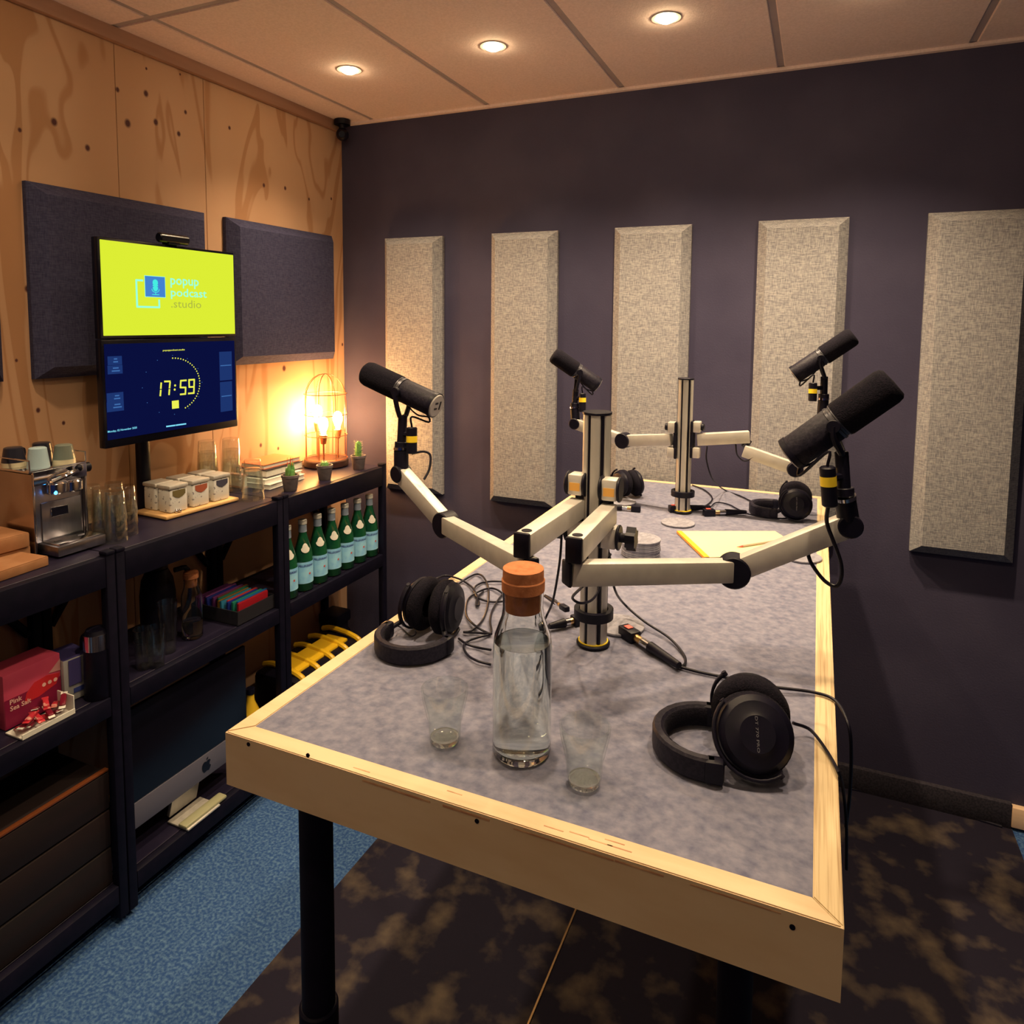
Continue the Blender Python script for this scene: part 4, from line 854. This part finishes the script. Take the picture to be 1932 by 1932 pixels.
TH, TW = .034, .026
def beam(b, p, q, h=TH, wd=TW, ext=0):
    d = (q-p); L = d.length; d.normalize(); side = d.cross(V((0, 0, 1))).normalized(); up = side.cross(d)
    R = M4(((d.x, -side.x, up.x), (d.y, -side.y, up.y), (d.z, -side.z, up.z))).to_3x3()
    b.box((p+q)/2, (L+ext*2, wd, h), .0022, R); return d, side, up
def arm(pts, pole, lab, knob_side=1, clamp_dz=(.042, -.040), blk=None, pole_r=.0228, face=None, name='microphone_boom', col=None):
    """pts: root at mast, end of first link, [elbow, tip]. First link level, the rest hangs one tube height lower."""
    m_ = col or mALU2
    p0, p1 = pts[0], pts[1]; o = thing(name, lab, 'microphone boom', p0, 'jointed aluminium microphone booms')
    out = (p0-V((pole.x, pole.y, p0.z))); out.z = 0; out.normalize()
    b = MB(); beam(b, p0, p1); put('link_tube', b, m_, o)
    d = (p1-p0).normalized(); s = d.cross(V((0, 0, 1))).normalized()
    b = MB(); b.box(p1+d*.003, (.008, TW-.001, TH+.004), .003, M4(((d.x, -s.x, 0), (d.y, -s.y, 0), (d.z, -s.z, 1))).to_3x3()); put('end_cap', b, mBLK, o)
    put('pivot_bolt', MB().cyl(p1-d*.014+V((0, 0, TH/2-.001)), p1-d*.014+V((0, 0, TH/2+.0008)), .0078, n=20), mBLK, o)
    # clamp: two blocks above and below the first tube with dark side cheeks
    for dz in clamp_dz:
        c = p0+V((0, 0, dz))+out*.002; R = M4(((d.x, -s.x, 0), (d.y, -s.y, 0), (0, 0, 1))).to_3x3()
        cb_ = put('clamp_block', MB().box(c, (.030, .026, .036), .003, R), m_, o)
        for k2 in (1, -1): put('clamp_cheek', MB().cyl(c+s*k2*.013, c+s*k2*.018, .0215, n=22, bev=.0015), mBLK, cb_)
        if dz > 0:
            put('orange_sticker', MB().box(c-V((0, .0155, .003)) if False else c+d*.0152-V((0, 0, .003)), (.0006, .019, .014), 0, R), mORS, cb_)
            put('clamp_bolt', MB().cyl(c+V((0, 0, .0155)), c+V((0, 0, .0168)), .0070, n=18), mBLK, cb_)
    kc_ = p0+V((0, 0, clamp_dz[1]))+s*knob_side*.018
    ks = s*knob_side; b = MB(); b.cyl(kc_, kc_+ks*.012, .008); fr = frame(kc_+ks*.012, V((0, 0, 1)), ks)
    star = [((.0205 if q % 2 == 0 else .0145)*math.cos(q*math.pi/6), (.0205 if q % 2 == 0 else .0145)*math.sin(q*math.pi/6)) for q in range(12)]; b.prism(star, .016, fr); put('star_knob', b, mBLK, o)
    put('mast_sleeve', MB().cyl(p0+V((0, 0, -.03))-out*.004, p0+V((0, 0, .03))-out*.004, .0095, n=14), mBLK, o)
    if len(pts) > 2:
        a0 = p1-d*.014+V((0, 0, -TH-.003)); pe = pts[2]
        dd = V((pe.x-a0.x, pe.y-a0.y, 0)).normalized()
        b = MB(); beam(b, a0-dd*.012, pe); put('link_tube', b, m_, o)
        put('end_cap', MB().box(a0-dd*.016, (.006, TW, TH+.002), .003, M4(((dd.x, dd.y*-1, 0), (dd.y, dd.x, 0), (0, 0, 1))).to_3x3()), mBLK, o)
        put('pivot_pin', MB().cyl(a0+V((0, 0, TH/2-.001)), a0+V((0, 0, TH/2+.006)), .009, n=18), mBLK, o)
        for pa, pb2 in zip(pts[2:], pts[3:]):
            b = MB(); d2, s2, u2 = beam(b, pa, pb2); put('link_tube', b, m_, o)
            put('elbow_joint', MB().cyl(pa-s2*.0165, pa+s2*.0165, .0258, n=30, bev=.002), mBLK, o)
            put('tip_joint', MB().cyl(pb2-s2*.017, pb2+s2*.017, .0180, n=26, bev=.002), mBLK, o)
    return o
def mount(o, tip, base, rd=.0155):
    d = (base-tip).normalized()
    so_ = put('mount_socket', MB().cyl(tip+d*.004, base-d*.004, rd, n=24, bev=.002), mBLK, o)
    put('silver_ring', MB().cyl(base-d*.004, base+d*.0015, rd+.0010, n=24), mCHR, so_)

def mic(A, B, piv, S, X0, X1, lab, band=.45, loop=None, side=None, R=.0275):
    """A windscreen tip, B rear end, piv yoke pivot, S stem foot, X0-X1 the connector block (top, bottom)."""
    o = thing('microphone', lab, 'microphone', S, 'black broadcast microphones')
    ax = (A-B); L = ax.length; ax.normalize(); Mx = B+ax*L*.50
    fr = frame(B, ax, V((0, 0, 1))) @ M4.Rotation(math.pi/2, 4, 'Y')
    b = MB(); b.M = fr; l2 = L*.5
    b.lathe([(0, l2), (R*.98, l2), (R*1.03, l2+.004), (R*1.03, L-.012), (R*.96, L-.004), (R*.80, L), (0, L+.001)], 32); put('windscreen', b, mFOAM, o, 50)
    b = MB(); b.M = fr; b.lathe([(0, .004), (R*.93, .004), (R*.96, .008), (R*.96, l2-.012), (R*.92, l2-.010), (0, l2-.008)], 32); put('body', b, mPADF, o, 50)
    b = MB(); b.M = fr; b.lathe([(0, l2-.010), (R*.99, l2-.010), (R*.99, l2-.006), (R*.93, l2-.005), (R*.93, l2-.002), (R*.99, l2-.001), (R*.99, l2+.002), (0, l2+.002)], 32); put('collar_ring', b, mat('dark_steel_ring', (.10, .10, .12), .35, .7) if 'dark_steel_ring' not in bpy.data.materials else bpy.data.materials['dark_steel_ring'], o, 30)
    b = MB(); b.M = fr; b.lathe([(0, -.001), (R*.86, -.001), (R*.93, .002), (R*.94, .006), (0, .006)], 32); ep = put('end_plate', b, mGREYP, o, 40)
    b = MB(); b.M = fr
    for sx in (-.006, .006): b.box((sx, .004, -.0015), (.004, .009, .001))
    b.box((0, -.010, -.0015), (.018, .004, .001)); put('switch_marks', b, mBLK, ep)
    b = MB(); b.M = fr; b.lathe([(R*.93, .0015), (R*1.01, .0015), (R*1.01, .010), (R*.95, .010)], 32, cap=False); put('rear_bumper', b, mBLK, o)
    sd = ax.cross(V((0, 0, 1))).normalized(); st_ = (piv-S).normalized(); top = S+st_*(piv-S).length*.58
    for k_ in (-1, 1):
        q = Mx+sd*k_*(R+.003)-ax*.01
        put('yoke_arm', MB().tube([q, q-st_*.018-sd*k_*.002, top+sd*k_*.012+st_*.004, top], .0052, 8, 3), mBLK, o)
        put('yoke_pivot', MB().cyl(q-sd*k_*.004, q+sd*k_*.004, .010, n=18, bev=.001), mBLK, o)
    put('stem', MB().cyl(S, top+st_*.004, .0098, n=20, bev=.001), mBLK, o)
    put('stem_collar', MB().cyl(S, S+st_*.013, .0142, n=22, bev=.001), mBLK, o)
    cn = put('connector_block', MB().cyl(X1, X0, .0112, n=20, bev=.002).tube([X0.lerp(X1, .3), S+st_*.03], .006, 7, 0), mBLK, o)
    p0, p1 = X0.lerp(X1, band-.12), X0.lerp(X1, band+.12); put('yellow_band', MB().cyl(p0, p1, .01145, n=20), mYEL, cn)
    b = MB(); q1 = B+ax*L*.12-V((0, 0, R*.95)); 
    b.tube([q1, q1+V((0, 0, -.018))+sd*.004, X0+V((0, 0, .022)), X0], .0022, 6, 5)
    q2 = B+ax*L*.42-V((0, 0, R)); b.tube([q2, q2+(q1-q2)*.5+V((0, 0, -.012)), q1+V((0, 0, -.006))], .0018, 6, 4)
    put('lead_wire', b, mBLK, o)
    return o
# near right
r0 = Dp(1150, 968, 1.185); z1 = r0.z; r1 = Zp(1084, 1037, z1); rE = Dp(1384, 1076, 1.115); rT = Dp(1602, 989, 1.06)
aR = arm([r0, r1, rE, rT], PN, 'near right microphone boom stretching over the right table edge', -1)
rB = Dp(1593, 936, 1.05); mount(aR, rT, rB)
mic(Dp(1686, 721, 1.02), Dp(1489, 859, 1.09), Dp(1584, 800, 1.05), rB, Dp(1561, 880, 1.03), Dp(1566, 955, 1.035), 'large black microphone nearest the camera at right, foam end pointing up right', .36, R=.0272)
# near left
l0 = Dp(1091, 957, 1.215); z1 = l0.z; l1 = Zp(986, 1028, z1); lE = Dp(842, 989, 1.40); lT = Dp(757, 893, 1.49)
aL = arm([l0, l1, lE, lT], PN, 'near left microphone boom reaching back towards the cactus shelf', 1)
lB = Dp(757, 845, 1.49); mount(aL, lT, lB)
mic(Dp(690, 703, 1.54), Dp(824, 766, 1.46), Dp(762, 745, 1.49), lB, Dp(777, 806, 1.475), Dp(777, 856, 1.475), 'black microphone at the left in front of the corner, foam end pointing left', .45, R=.0268)
# far left
f0 = Dp(1262, 831, 2.12); f1 = Dp(1240, 832, 2.14); fE = Dp(1177, 831, 2.20); fT = Dp(1086, 799, 2.27)
o = thing('microphone_boom', 'far left microphone boom running behind the near mast', 'microphone boom', f0, 'jointed aluminium microphone booms')
def far_arm(o, p0, pts, sgn):
    prev = p0
    for i, q in enumerate(pts):
        b = MB(); d, s, u_ = beam(b, prev, q, .0345, .026); put('link_tube', b, mALU2, o)
        if i < len(pts)-1: put('elbow_joint', MB().cyl(q-s*.018, q+s*.018, .0245, n=28, bev=.002), mBLK, o)
        else: put('tip_joint', MB().cyl(q-s*.016, q+s*.016, .0180, n=24, bev=.002), mBLK, o)
        prev = q
    for dz in (.038, -.038):
        c = p0+V((0, 0, dz)); cb_ = put('clamp_block', MB().box(c, (.022, .030, .032), .003), mALU2, o)
        put('clamp_cheek', MB().box(c-V((sgn*.013, 0, 0)), (.008, .034, .034), .003), mBLK, cb_)
    put('clamp_core', MB().box(p0-V((sgn*.012, 0, 0)), (.012, .030, .05), .003), mBLK, o)
    kk = p0+V((sgn*.011, 0, .038)); put('clamp_knob', MB().cyl(kk, kk+V((sgn*.010, 0, 0)), .011, n=16, bev=.002), mBLK, o)
f0 = V((PF.x-.036, PF.y-.004, Yp(1266, 829, PF.y).z))
o.location = f0; o['_o'] = list(f0); far_arm(o, f0, [fE, fT], -1)
fB = Dp(1084, 768, 2.27); mount(o, fT, fB, .0150)
mic(Dp(1044, 669, 2.27), Dp(1128, 727, 2.29), Dp(1088, 715, 2.27), fB, Dp(1099, 742, 2.255), Dp(1099, 777, 2.255), 'black microphone furthest back on the left, in front of the second panel', .36, R=.0262)
# far right
g0 = V((PF.x+.037, PF.y-.004, Yp(1318, 829, PF.y).z)); o = thing('microphone_boom', 'far right microphone boom with a short folded end tube', 'microphone boom', g0, 'jointed aluminium microphone booms')
g1 = Dp(1414, 824, 2.04)
far_arm(o, g0, [g1], 1)
for c_ in [x for x in bpy.data.objects if x.parent == o and x.name.startswith('tip_joint')]: bpy.data.objects.remove(c_)
g2 = Dp(1403, 850, 2.04); gE = Dp(1498, 884, 1.99); gT = Dp(1550, 800, 1.97)
b = MB(); beam(b, g2, gE, .0345, .026); put('link_tube', b, mALU2, o)
b = MB(); dD, sS, uU = beam(b, gE, gT, .030, .024); put('link_tube', b, mALU2, o)
put('elbow_joint', MB().cyl(gE-sS*.018, gE+sS*.018, .022, n=26, bev=.002), mBLK, o)
put('tip_joint', MB().cyl(gT-sS*.016, gT+sS*.016, .0165, n=24, bev=.002), mBLK, o)
put('pivot_pin', MB().cyl(g2+V((0, 0, .010)), g1-V((0, 0, .010)), .009, n=16), mBLK, o)
gB = Dp(1554, 752, 1.965); mount(o, gT, gB, .0140)
mic(Dp(1611, 633, 1.93), Dp(1498, 708, 1.99), Dp(1556, 685, 1.96), gB, Dp(1534, 722, 1.95), Dp(1533, 757, 1.95), 'black microphone furthest back on the right, above the large near microphone', .46, R=.0262)

# ------------------------------------------------------------------ headphones
def headphones(apex, mid, lab, flip=1, tilt=.30, s=1.0, name=True, low=.0, ear=None, spread=.058, near_open=.0):
    """apex: crown of the band on the table; mid: point between the cups. Lies on its side."""
    zl = V((apex.x-mid.x, apex.y-mid.y, 0)); D = zl.length; zl.normalize(); yl = V((0, 0, 1)); xl = yl.cross(zl)*flip
    o = thing('headphones', lab, 'headphones', V((mid.x, mid.y, T)), 'black studio headphones on the table')
    base = V((mid.x, mid.y, 0))
    W = .062*s; bw = .030*s
    def L(x, y, z): return base+xl*x+zl*z+V((0, 0, T+y))
    pts = []
    for i in range(15):
        a = math.pi*i/14; pts.append(L(W*math.cos(a), bw/2+.002+low*0, (D-W*1.02)+W*1.02*math.sin(a)))
    pts = [L(W*1.0, bw/2+.002, D-W*1.02-.006)]+pts+[L(-W*1.0, bw/2+.002, D-W*1.02-.006)]
    put('headband', MB().ribbon(pts, bw, .013*s, (0, 0, 1)), mPADF, o, 40)
    put('headband_pad', MB().ribbon([p+(L(0, bw/2, D-W)-p).normalized()*.0055 for p in pts[1:-1]], bw*.82, .010*s, (0, 0, 1)), mFOAM, o, 40)
    for k_ in (1, -1):
        e = pts[0] if k_ == 1 else pts[-1]
        put('band_end', MB().box(e, (.024*s, .019*s, bw*1.0), .006, M4(((zl.x, xl.x, 0), (zl.y, xl.y, 0), (0, 0, 1))).to_3x3()), mBLK, o)
        cz = .0465*s*1.10+.002; c = L(k_*spread, cz, 0)
        axd = (xl*k_*math.cos(tilt)+V((0, 0, 1))*math.sin(tilt)*(1 if k_ == 1 else .1)-zl*.12).normalized()
        rc = .0465*s
        f = frame(c, axd, V((0, 0, 1))) @ M4.Rotation(math.pi/2, 4, 'Y')
        b = MB(); b.M = f; b.lathe([(0, .012*s), (rc*.45, .0125*s), (rc*.55, .010*s), (rc*.80, .008*s), (rc*.95, .001*s), (rc*.97, -.006*s), (0, -.006*s)], 36); cu_ = put('ear_cup', b, mBLK, o, 25)
        b = MB(); b.M = f; b.lathe([(rc*.5, -.028*s), (rc*.85, -.030*s), (rc*1.03, -.022*s), (rc*1.03, -.010*s), (rc*.9, -.005*s), (rc*.4, -.006*s), (rc*.45, -.02*s), (rc*.5, -.028*s)], 36, cap=False); put('ear_pad', b, mFOAM, o, 60)
        # fork from the band end round the cup
        q = e; arc = []
        fz = (q-c); fz = (fz-axd*fz.dot(axd)).normalized(); fs = axd.cross(fz)
        for i in range(17): a = -math.radians(82)+math.radians(164)*i/16; arc.append(c+(fz*math.cos(a)+fs*math.sin(a))*rc*1.07+axd*.002)
        put('yoke_fork', MB().ribbon(arc, .0085*s, .004*s, axd), mBLK, o, 50)
        put('slider_rod', MB().cyl(q, c+fz*rc*1.10+axd*.002, .0042*s, n=10), mSTL if False else mBLK, o)
        put('fork_pivots', MB().cyl(arc[0]-fs*.003, arc[0]+fs*.003, .0034, n=10).cyl(arc[-1]-fs*.003, arc[-1]+fs*.003, .0034, n=10), mPADF, o)
        if k_ == 1:
            b = MB(); zz = axd; xx = -V((0, 0, 1)); xx = (xx-zz*xx.dot(zz)).normalized(); 
            text_on(b, 'DT 770 PRO', c+axd*.0126*s-xx*rc*.42-axd.cross(xx)*.002, xx, axd.cross(xx), rc*.84, .0032, .0); put('lettering', b, mat('dim_grey_print', (.16, .16, .20), .5), cu_)
    return o
headphones(Zp(1240, 1385, T+.015), Zp(1420, 1384, T+.035), 'black headphones nearest the camera at the right table edge', 1, .50, s=1.03, spread=.034)
headphones(Zp(742, 1236, T+.015), Zp(822, 1158, T+.035), 'black headphones at the left table edge beside the tangled cable', -1, .1, spread=.036)
headphones(Zp(1417, 956, T+.015), Zp(1502, 952, T+.035), 'black headphones at the back right of the table, by the notepad', 1, .25, s=.95)
headphones(Zp(1128, 905, T+.012), Zp(1186, 918, T+.035), 'black headphones at the back left of the table, behind the near mast', -1, .2, s=.9, spread=.034)

# ------------------------------------------------------------------ small things on the table
carafe(Zp(984, 1417, T+.0005), 'tall glass water carafe with cork stopper, standing at the table front', .0385, .219, .152, cork_h=.055)
def picardie(c, lab, rb, rt_, h):
    b = MB(); n = 40; prof_o = [(0, 0), (rb*.86, 0), (rb*.93, .003), (rb, h*.12), (rb*1.06, h*.40), (rb*1.16, h*.52), (rt_*.97, h*.85), (rt_, h)]; prof_i = [(rt_-.0022, h), (rt_*.97-.0024, h*.85), (rb*1.16-.003, h*.5), (rb*.95, h*.16), (rb*.8, .0105), (0, .0095)]
    b.M = M4.Translation(c); b.lathe(prof_o+prof_i, n)
    for v in b.b.verts:
        d = v.co-c; rr = math.hypot(d.x, d.y)
        if rr > rb*.93 and d.z < h*.52: 
            a = math.atan2(d.y, d.x); k_ = 1-.045*(.5+.5*math.cos(a*10)); v.co.x = c.x+d.x*k_; v.co.y = c.y+d.y*k_
    o = thing('drinking_glass', lab, 'glass', c, 'empty drinking glasses on the table'); put('bowl', b, mTHN2, o, 50)
    b = MB(); b.M = M4.Translation(c); b.lathe([(0, .0006), (rb*.80, .0006), (rb*.88, .003), (rb*.90, .0085), (rb*.78, .0085), (0, .0065)], 20); put('thick_base', b, mBG, o, 50)
    return o
picardie(Zp(839, 1399, T+.0005), 'empty clear drinking glass left of the carafe', .0215, .0315, .076)
picardie(Zp(1102, 1479, T+.0005), 'empty clear drinking glass right of the carafe', .0215, .0315, .076)
def coaster(c, z, lab, r_=.033, grp='round felt coasters'):
    return solo('felt_coaster', MB().cyl((c.x, c.y, z), (c.x, c.y, z+.0042), r_, n=40, bev=.0008), mFELT2, lab, 'coaster', grp)
c = Zp(1209, 1046, T); r = random.Random(4)
nm = ['lowest', 'second lowest', 'third lowest', 'fourth', 'fifth', 'sixth', 'third from the top', 'second from the top', 'topmost']
for i in range(9): coaster(c+V((r.uniform(-.0012, .0012), r.uniform(-.0012, .0012), 0)), T+.0004+.0046*i, nm[i]+' grey felt coaster of the stack behind the near right arm', .0465)
coaster(Zp(1279, 988, T), T+.0005, 'single grey felt coaster lying in front of the far mast', .0465)
coaster(Zp(1172, 948, T), T+.0005, 'single grey felt coaster lying left of the far mast, half hidden', .0465)
coaster(Zp(1168, 1182, T), T+.0005, 'single grey felt coaster right of the near mast foot', .0465)
coaster(Zp(1512, 1052, T), T+.0005, 'single grey felt coaster half under the near right arm at the table edge', .0465)
# notepad, pen
npd = thing('notepad', 'cream notepad with orange binding lying open near the far mast', 'notepad', Zp(1400, 1030, T))
q = [Zp(1278, 1006, T), Zp(1330, 1056, T), Zp(1530, 1050, T), Zp(1462, 1006, T)]
up4 = V((0, 0, .006)); b = MB(); b.hull8([p+V((0, 0, .0008)) for p in q], [p+up4 for p in q]); put('paper_block', b, mPAPER, npd)
e = (q[2]-q[1]).normalized()*.011; b = MB(); b.hull8([q[0]-e*.2+V((0, 0, .0006)), q[1]-e*.2+V((0, 0, .0006)), q[1]+e+V((0, 0, .0006)), q[0]+e+V((0, 0, .0006))], [q[0]-e*.2+up4*1.15, q[1]-e*.2+up4*1.15, q[1]+e+up4*1.15, q[0]+e+up4*1.15]); put('orange_binding', b, mORG, npd)
pa, pb_ = Zp(1390, 1032, T+.009), Zp(1461, 1021, T+.009); pn = thing('ballpoint_pen', 'thin ballpoint pen lying across the notepad', 'pen', pa)
put('barrel', MB().cyl(pa.lerp(pb_, .15), pb_.lerp(pa, .04), .0028, n=12), mat('clear_barrel', (.6, .5, .4), .2, trans=.4), pn)
put('tip', MB().cyl(pa, pa.lerp(pb_, .17), .0006, .0028, n=12), mRED, pn); put('end_plug', MB().cyl(pb_.lerp(pa, .05), pb_, .0029, n=12), mRED, pn)

# connectors (cable couplers with small tags)
def coupler(a, b_, lab, body=.0075, gold=True, tagp=None):
    o = thing('cable_connector', lab, 'connector', a.lerp(b_, .5), 'cable connectors on the table'); d = b_-a
    p = lambda t: a+d*t
    put('plug_housing', MB().box(p(.12), (d.length*.26, body*2.3, body*2.1), .002, d.to_track_quat('X', 'Z').to_matrix()), mBLK, o)
    put('gold_collar', MB().cyl(p(.24), p(.36), body*.72, n=16), mGOLD, o)
    put('steel_collar', MB().cyl(p(.36), p(.50), body*.80, n=16), mCHR, o)
    put('sleeve', MB().cyl(p(.50), p(1.0), body*1.0, body*.62, n=18, bev=.001), mBLK, o)
    if tagp: put('warning_tag', MB().box(p(.1)+V((0, 0, body*1.2)), (body*1.4, body*1.2, .001), 0, d.to_track_quat('X', 'Z').to_matrix()), mRED, o)
    return o
h_ = .009
coupler(Zp(1176, 1188, T+h_), Zp(1282, 1256, T+h_), 'black cable connector right of the near mast foot', .0095, tagp=1)
coupler(Zp(1095, 1168, T+h_), Zp(1036, 1182, T+h_), 'steel cable connector left of the near mast foot', .0085)
coupler(Zp(1070, 1150, T+.02), Zp(1028, 1124, T+h_), 'slim cable connector behind the carafe cork', .005)
coupler(Zp(1208, 960, T+h_), Zp(1140, 955, T+h_), 'cable connector lying left of the far mast', .0085)
coupler(Zp(1328, 967, T+h_), Zp(1408, 966, T+h_), 'cable connector lying right of the far mast foot', .0095, tagp=1)
coupler(Zp(1263, 960, T+h_), Zp(1340, 957, T+.012), 'cable connector half hidden behind the far mast', .0095, tagp=1)

# cables
def cable(pts, lab, r_=.0022, sm=6):
    return solo('audio_cable', MB().tube(pts, r_, 7, sm), mBLK, lab, 'cable', 'black audio cables')
def tz(u, v, h=.003): return Zp(u, v, T+h)
def cz_(l, h=.003): return [tz(680+a/6.9, 1080+b_/6.9, h+(.003 if i % 2 else 0)) for i, (a, b_) in enumerate(l)]
b = MB()
for l in ([(1340, 778), (1450, 755), (1590, 620), (1660, 420), (1665, 200), (1600, 60), (1510, 22), (1380, 80), (1240, 170)], [(900, 140), (1000, 75), (1120, 42), (1300, 90), (1400, 150), (1470, 215), (1530, 330), (1545, 420), (1510, 425), (1525, 330), (1600, 250)],
          [(1900, 122), (1750, 115), (1600, 130), (1500, 180), (1480, 250), (1540, 335), (1700, 382), (1880, 375)], [(1880, 300), (1790, 230), (1690, 205), (1560, 240), (1440, 310), (1385, 400), (1385, 570), (1500, 700), (1640, 780), (1700, 800), (1500, 785), (1345, 780)],
          [(1860, 270), (1780, 380), (1710, 520), (1690, 640), (1700, 790), (1550, 840), (1400, 895), (1345, 970), (1400, 1080), (1520, 1150), (1700, 1200)], [(1280, 860), (1380, 930), (1520, 975), (1700, 1008)]):
    b.tube(cz_(l), .0021, 7, 6)
solo('headphone_cable', b, mBLK, 'tangled black headphone cable coiled left of the carafe', 'cable')
cable([tz(425/6.9+680, 1180, .02), tz(755, 1183), tz(775, 1200), tz(785, 1195, .01), tz(783, 1190, .02)], 'thin black lead looping inside the left headphones band', .0012)
# near right arm cable: from under the tube, loop beside the mast, to the right connector
cable([r1+V((.01, .01, -.055)), Dp(1080, 1128, 1.13), Dp(1100, 1138, 1.15), Dp(1125, 1122, 1.19), Dp(1146, 1060, 1.21), Dp(1152, 1045, 1.22)], 'short black cable looping under the near right arm root')
cable([Dp(1147, 1035, 1.23), Dp(1153, 1065, 1.23), Dp(1160, 1112, 1.24), tz(1178, 1140, .03), tz(1215, 1172, .012), tz(1262, 1203, .006), tz(1290, 1235), tz(1292, 1253), tz(1278, 1258)], 'black cable hanging from the near mast knob to the right connector')
cable([Dp(1060, 1005, 1.22), Dp(1056, 1060, 1.24), tz(1044, 1130, .06), tz(1032, 1160, .01), tz(1024, 1176)], 'straight black cable hanging left of the near mast')
cable([tz(1275, 1256), tz(1320, 1268), tz(1390, 1282, .004), tz(1460, 1296, .008), tz(1535, 1306, .004), Zp(1576, 1322, T+.004), Dp(1600, 1365, 1.0), Dp(1606, 1420, 1.0), Dp(1603, 1500, 1.02), Dp(1596, 1560, 1.04)], 'black cable running over the felt and down the right table edge', .0024)
cable([Zp(1496, 1364, T+.022), Zp(1530, 1378, T+.010), Zp(1562, 1420, T+.005), Zp(1584, 1463, T+.004), Dp(1592, 1500, .98), Dp(1597, 1560, 1.0), Dp(1597, 1640, 1.02)], 'black lead from the near headphones dropping over the right edge', .0022)
cable([Dp(1562, 955, 1.035), Dp(1560, 985, 1.05), Dp(1572, 1020, 1.05), Dp(1586, 1060, 1.06), Dp(1587, 1090, 1.07), Dp(1577, 1106, 1.08), Dp(1555, 1095, 1.09), Dp(1532, 1065, 1.10), Dp(1524, 1045, 1.10)], 'black microphone cable drooping in a loop below the near right arm', .0030)
cable([Dp(777, 856, 1.475), Dp(800, 852, 1.47), Dp(812, 860, 1.47), Dp(810, 885, 1.46), Dp(800, 905, 1.45)], 'short cable drooping from the left microphone plug', .0026)
cable([Dp(1334, 842, 2.1), Dp(1333, 868, 2.1), Dp(1345, 905, 2.15), Zp(1368, 925, T+.004), tz(1395, 935), tz(1416, 945)], 'thin cable dropping from the far right arm to the table', .0022)
cable([Dp(1388, 838, 2.05), Dp(1391, 858, 2.04), Dp(1405, 870, 2.03), Dp(1422, 862, 2.02)], 'small cable loop under the far right arm joint', .0022)
cable([tz(1306, 915), tz(1330, 925), tz(1344, 940), tz(1335, 952), tz(1322, 957)], 'thin cable curving right of the far mast', .0022)
cable([tz(1340, 957, .006), tz(1352, 948, .004), tz(1375, 952), tz(1395, 962), tz(1420, 972), tz(1470, 978), tz(1500, 976)], 'thin cable curling between far connectors and headphones', .0020)
# floor cables by the right wall
cable([Zp(1600, 1487, .006), Zp(1700, 1508, .006), Zp(1800, 1533, .006), Zp(1890, 1560, .006)], 'black cable lying on the floor along the dark wall', .005, 4)
for o in bpy.data.objects:
    if '_o' in o: del o['_o']
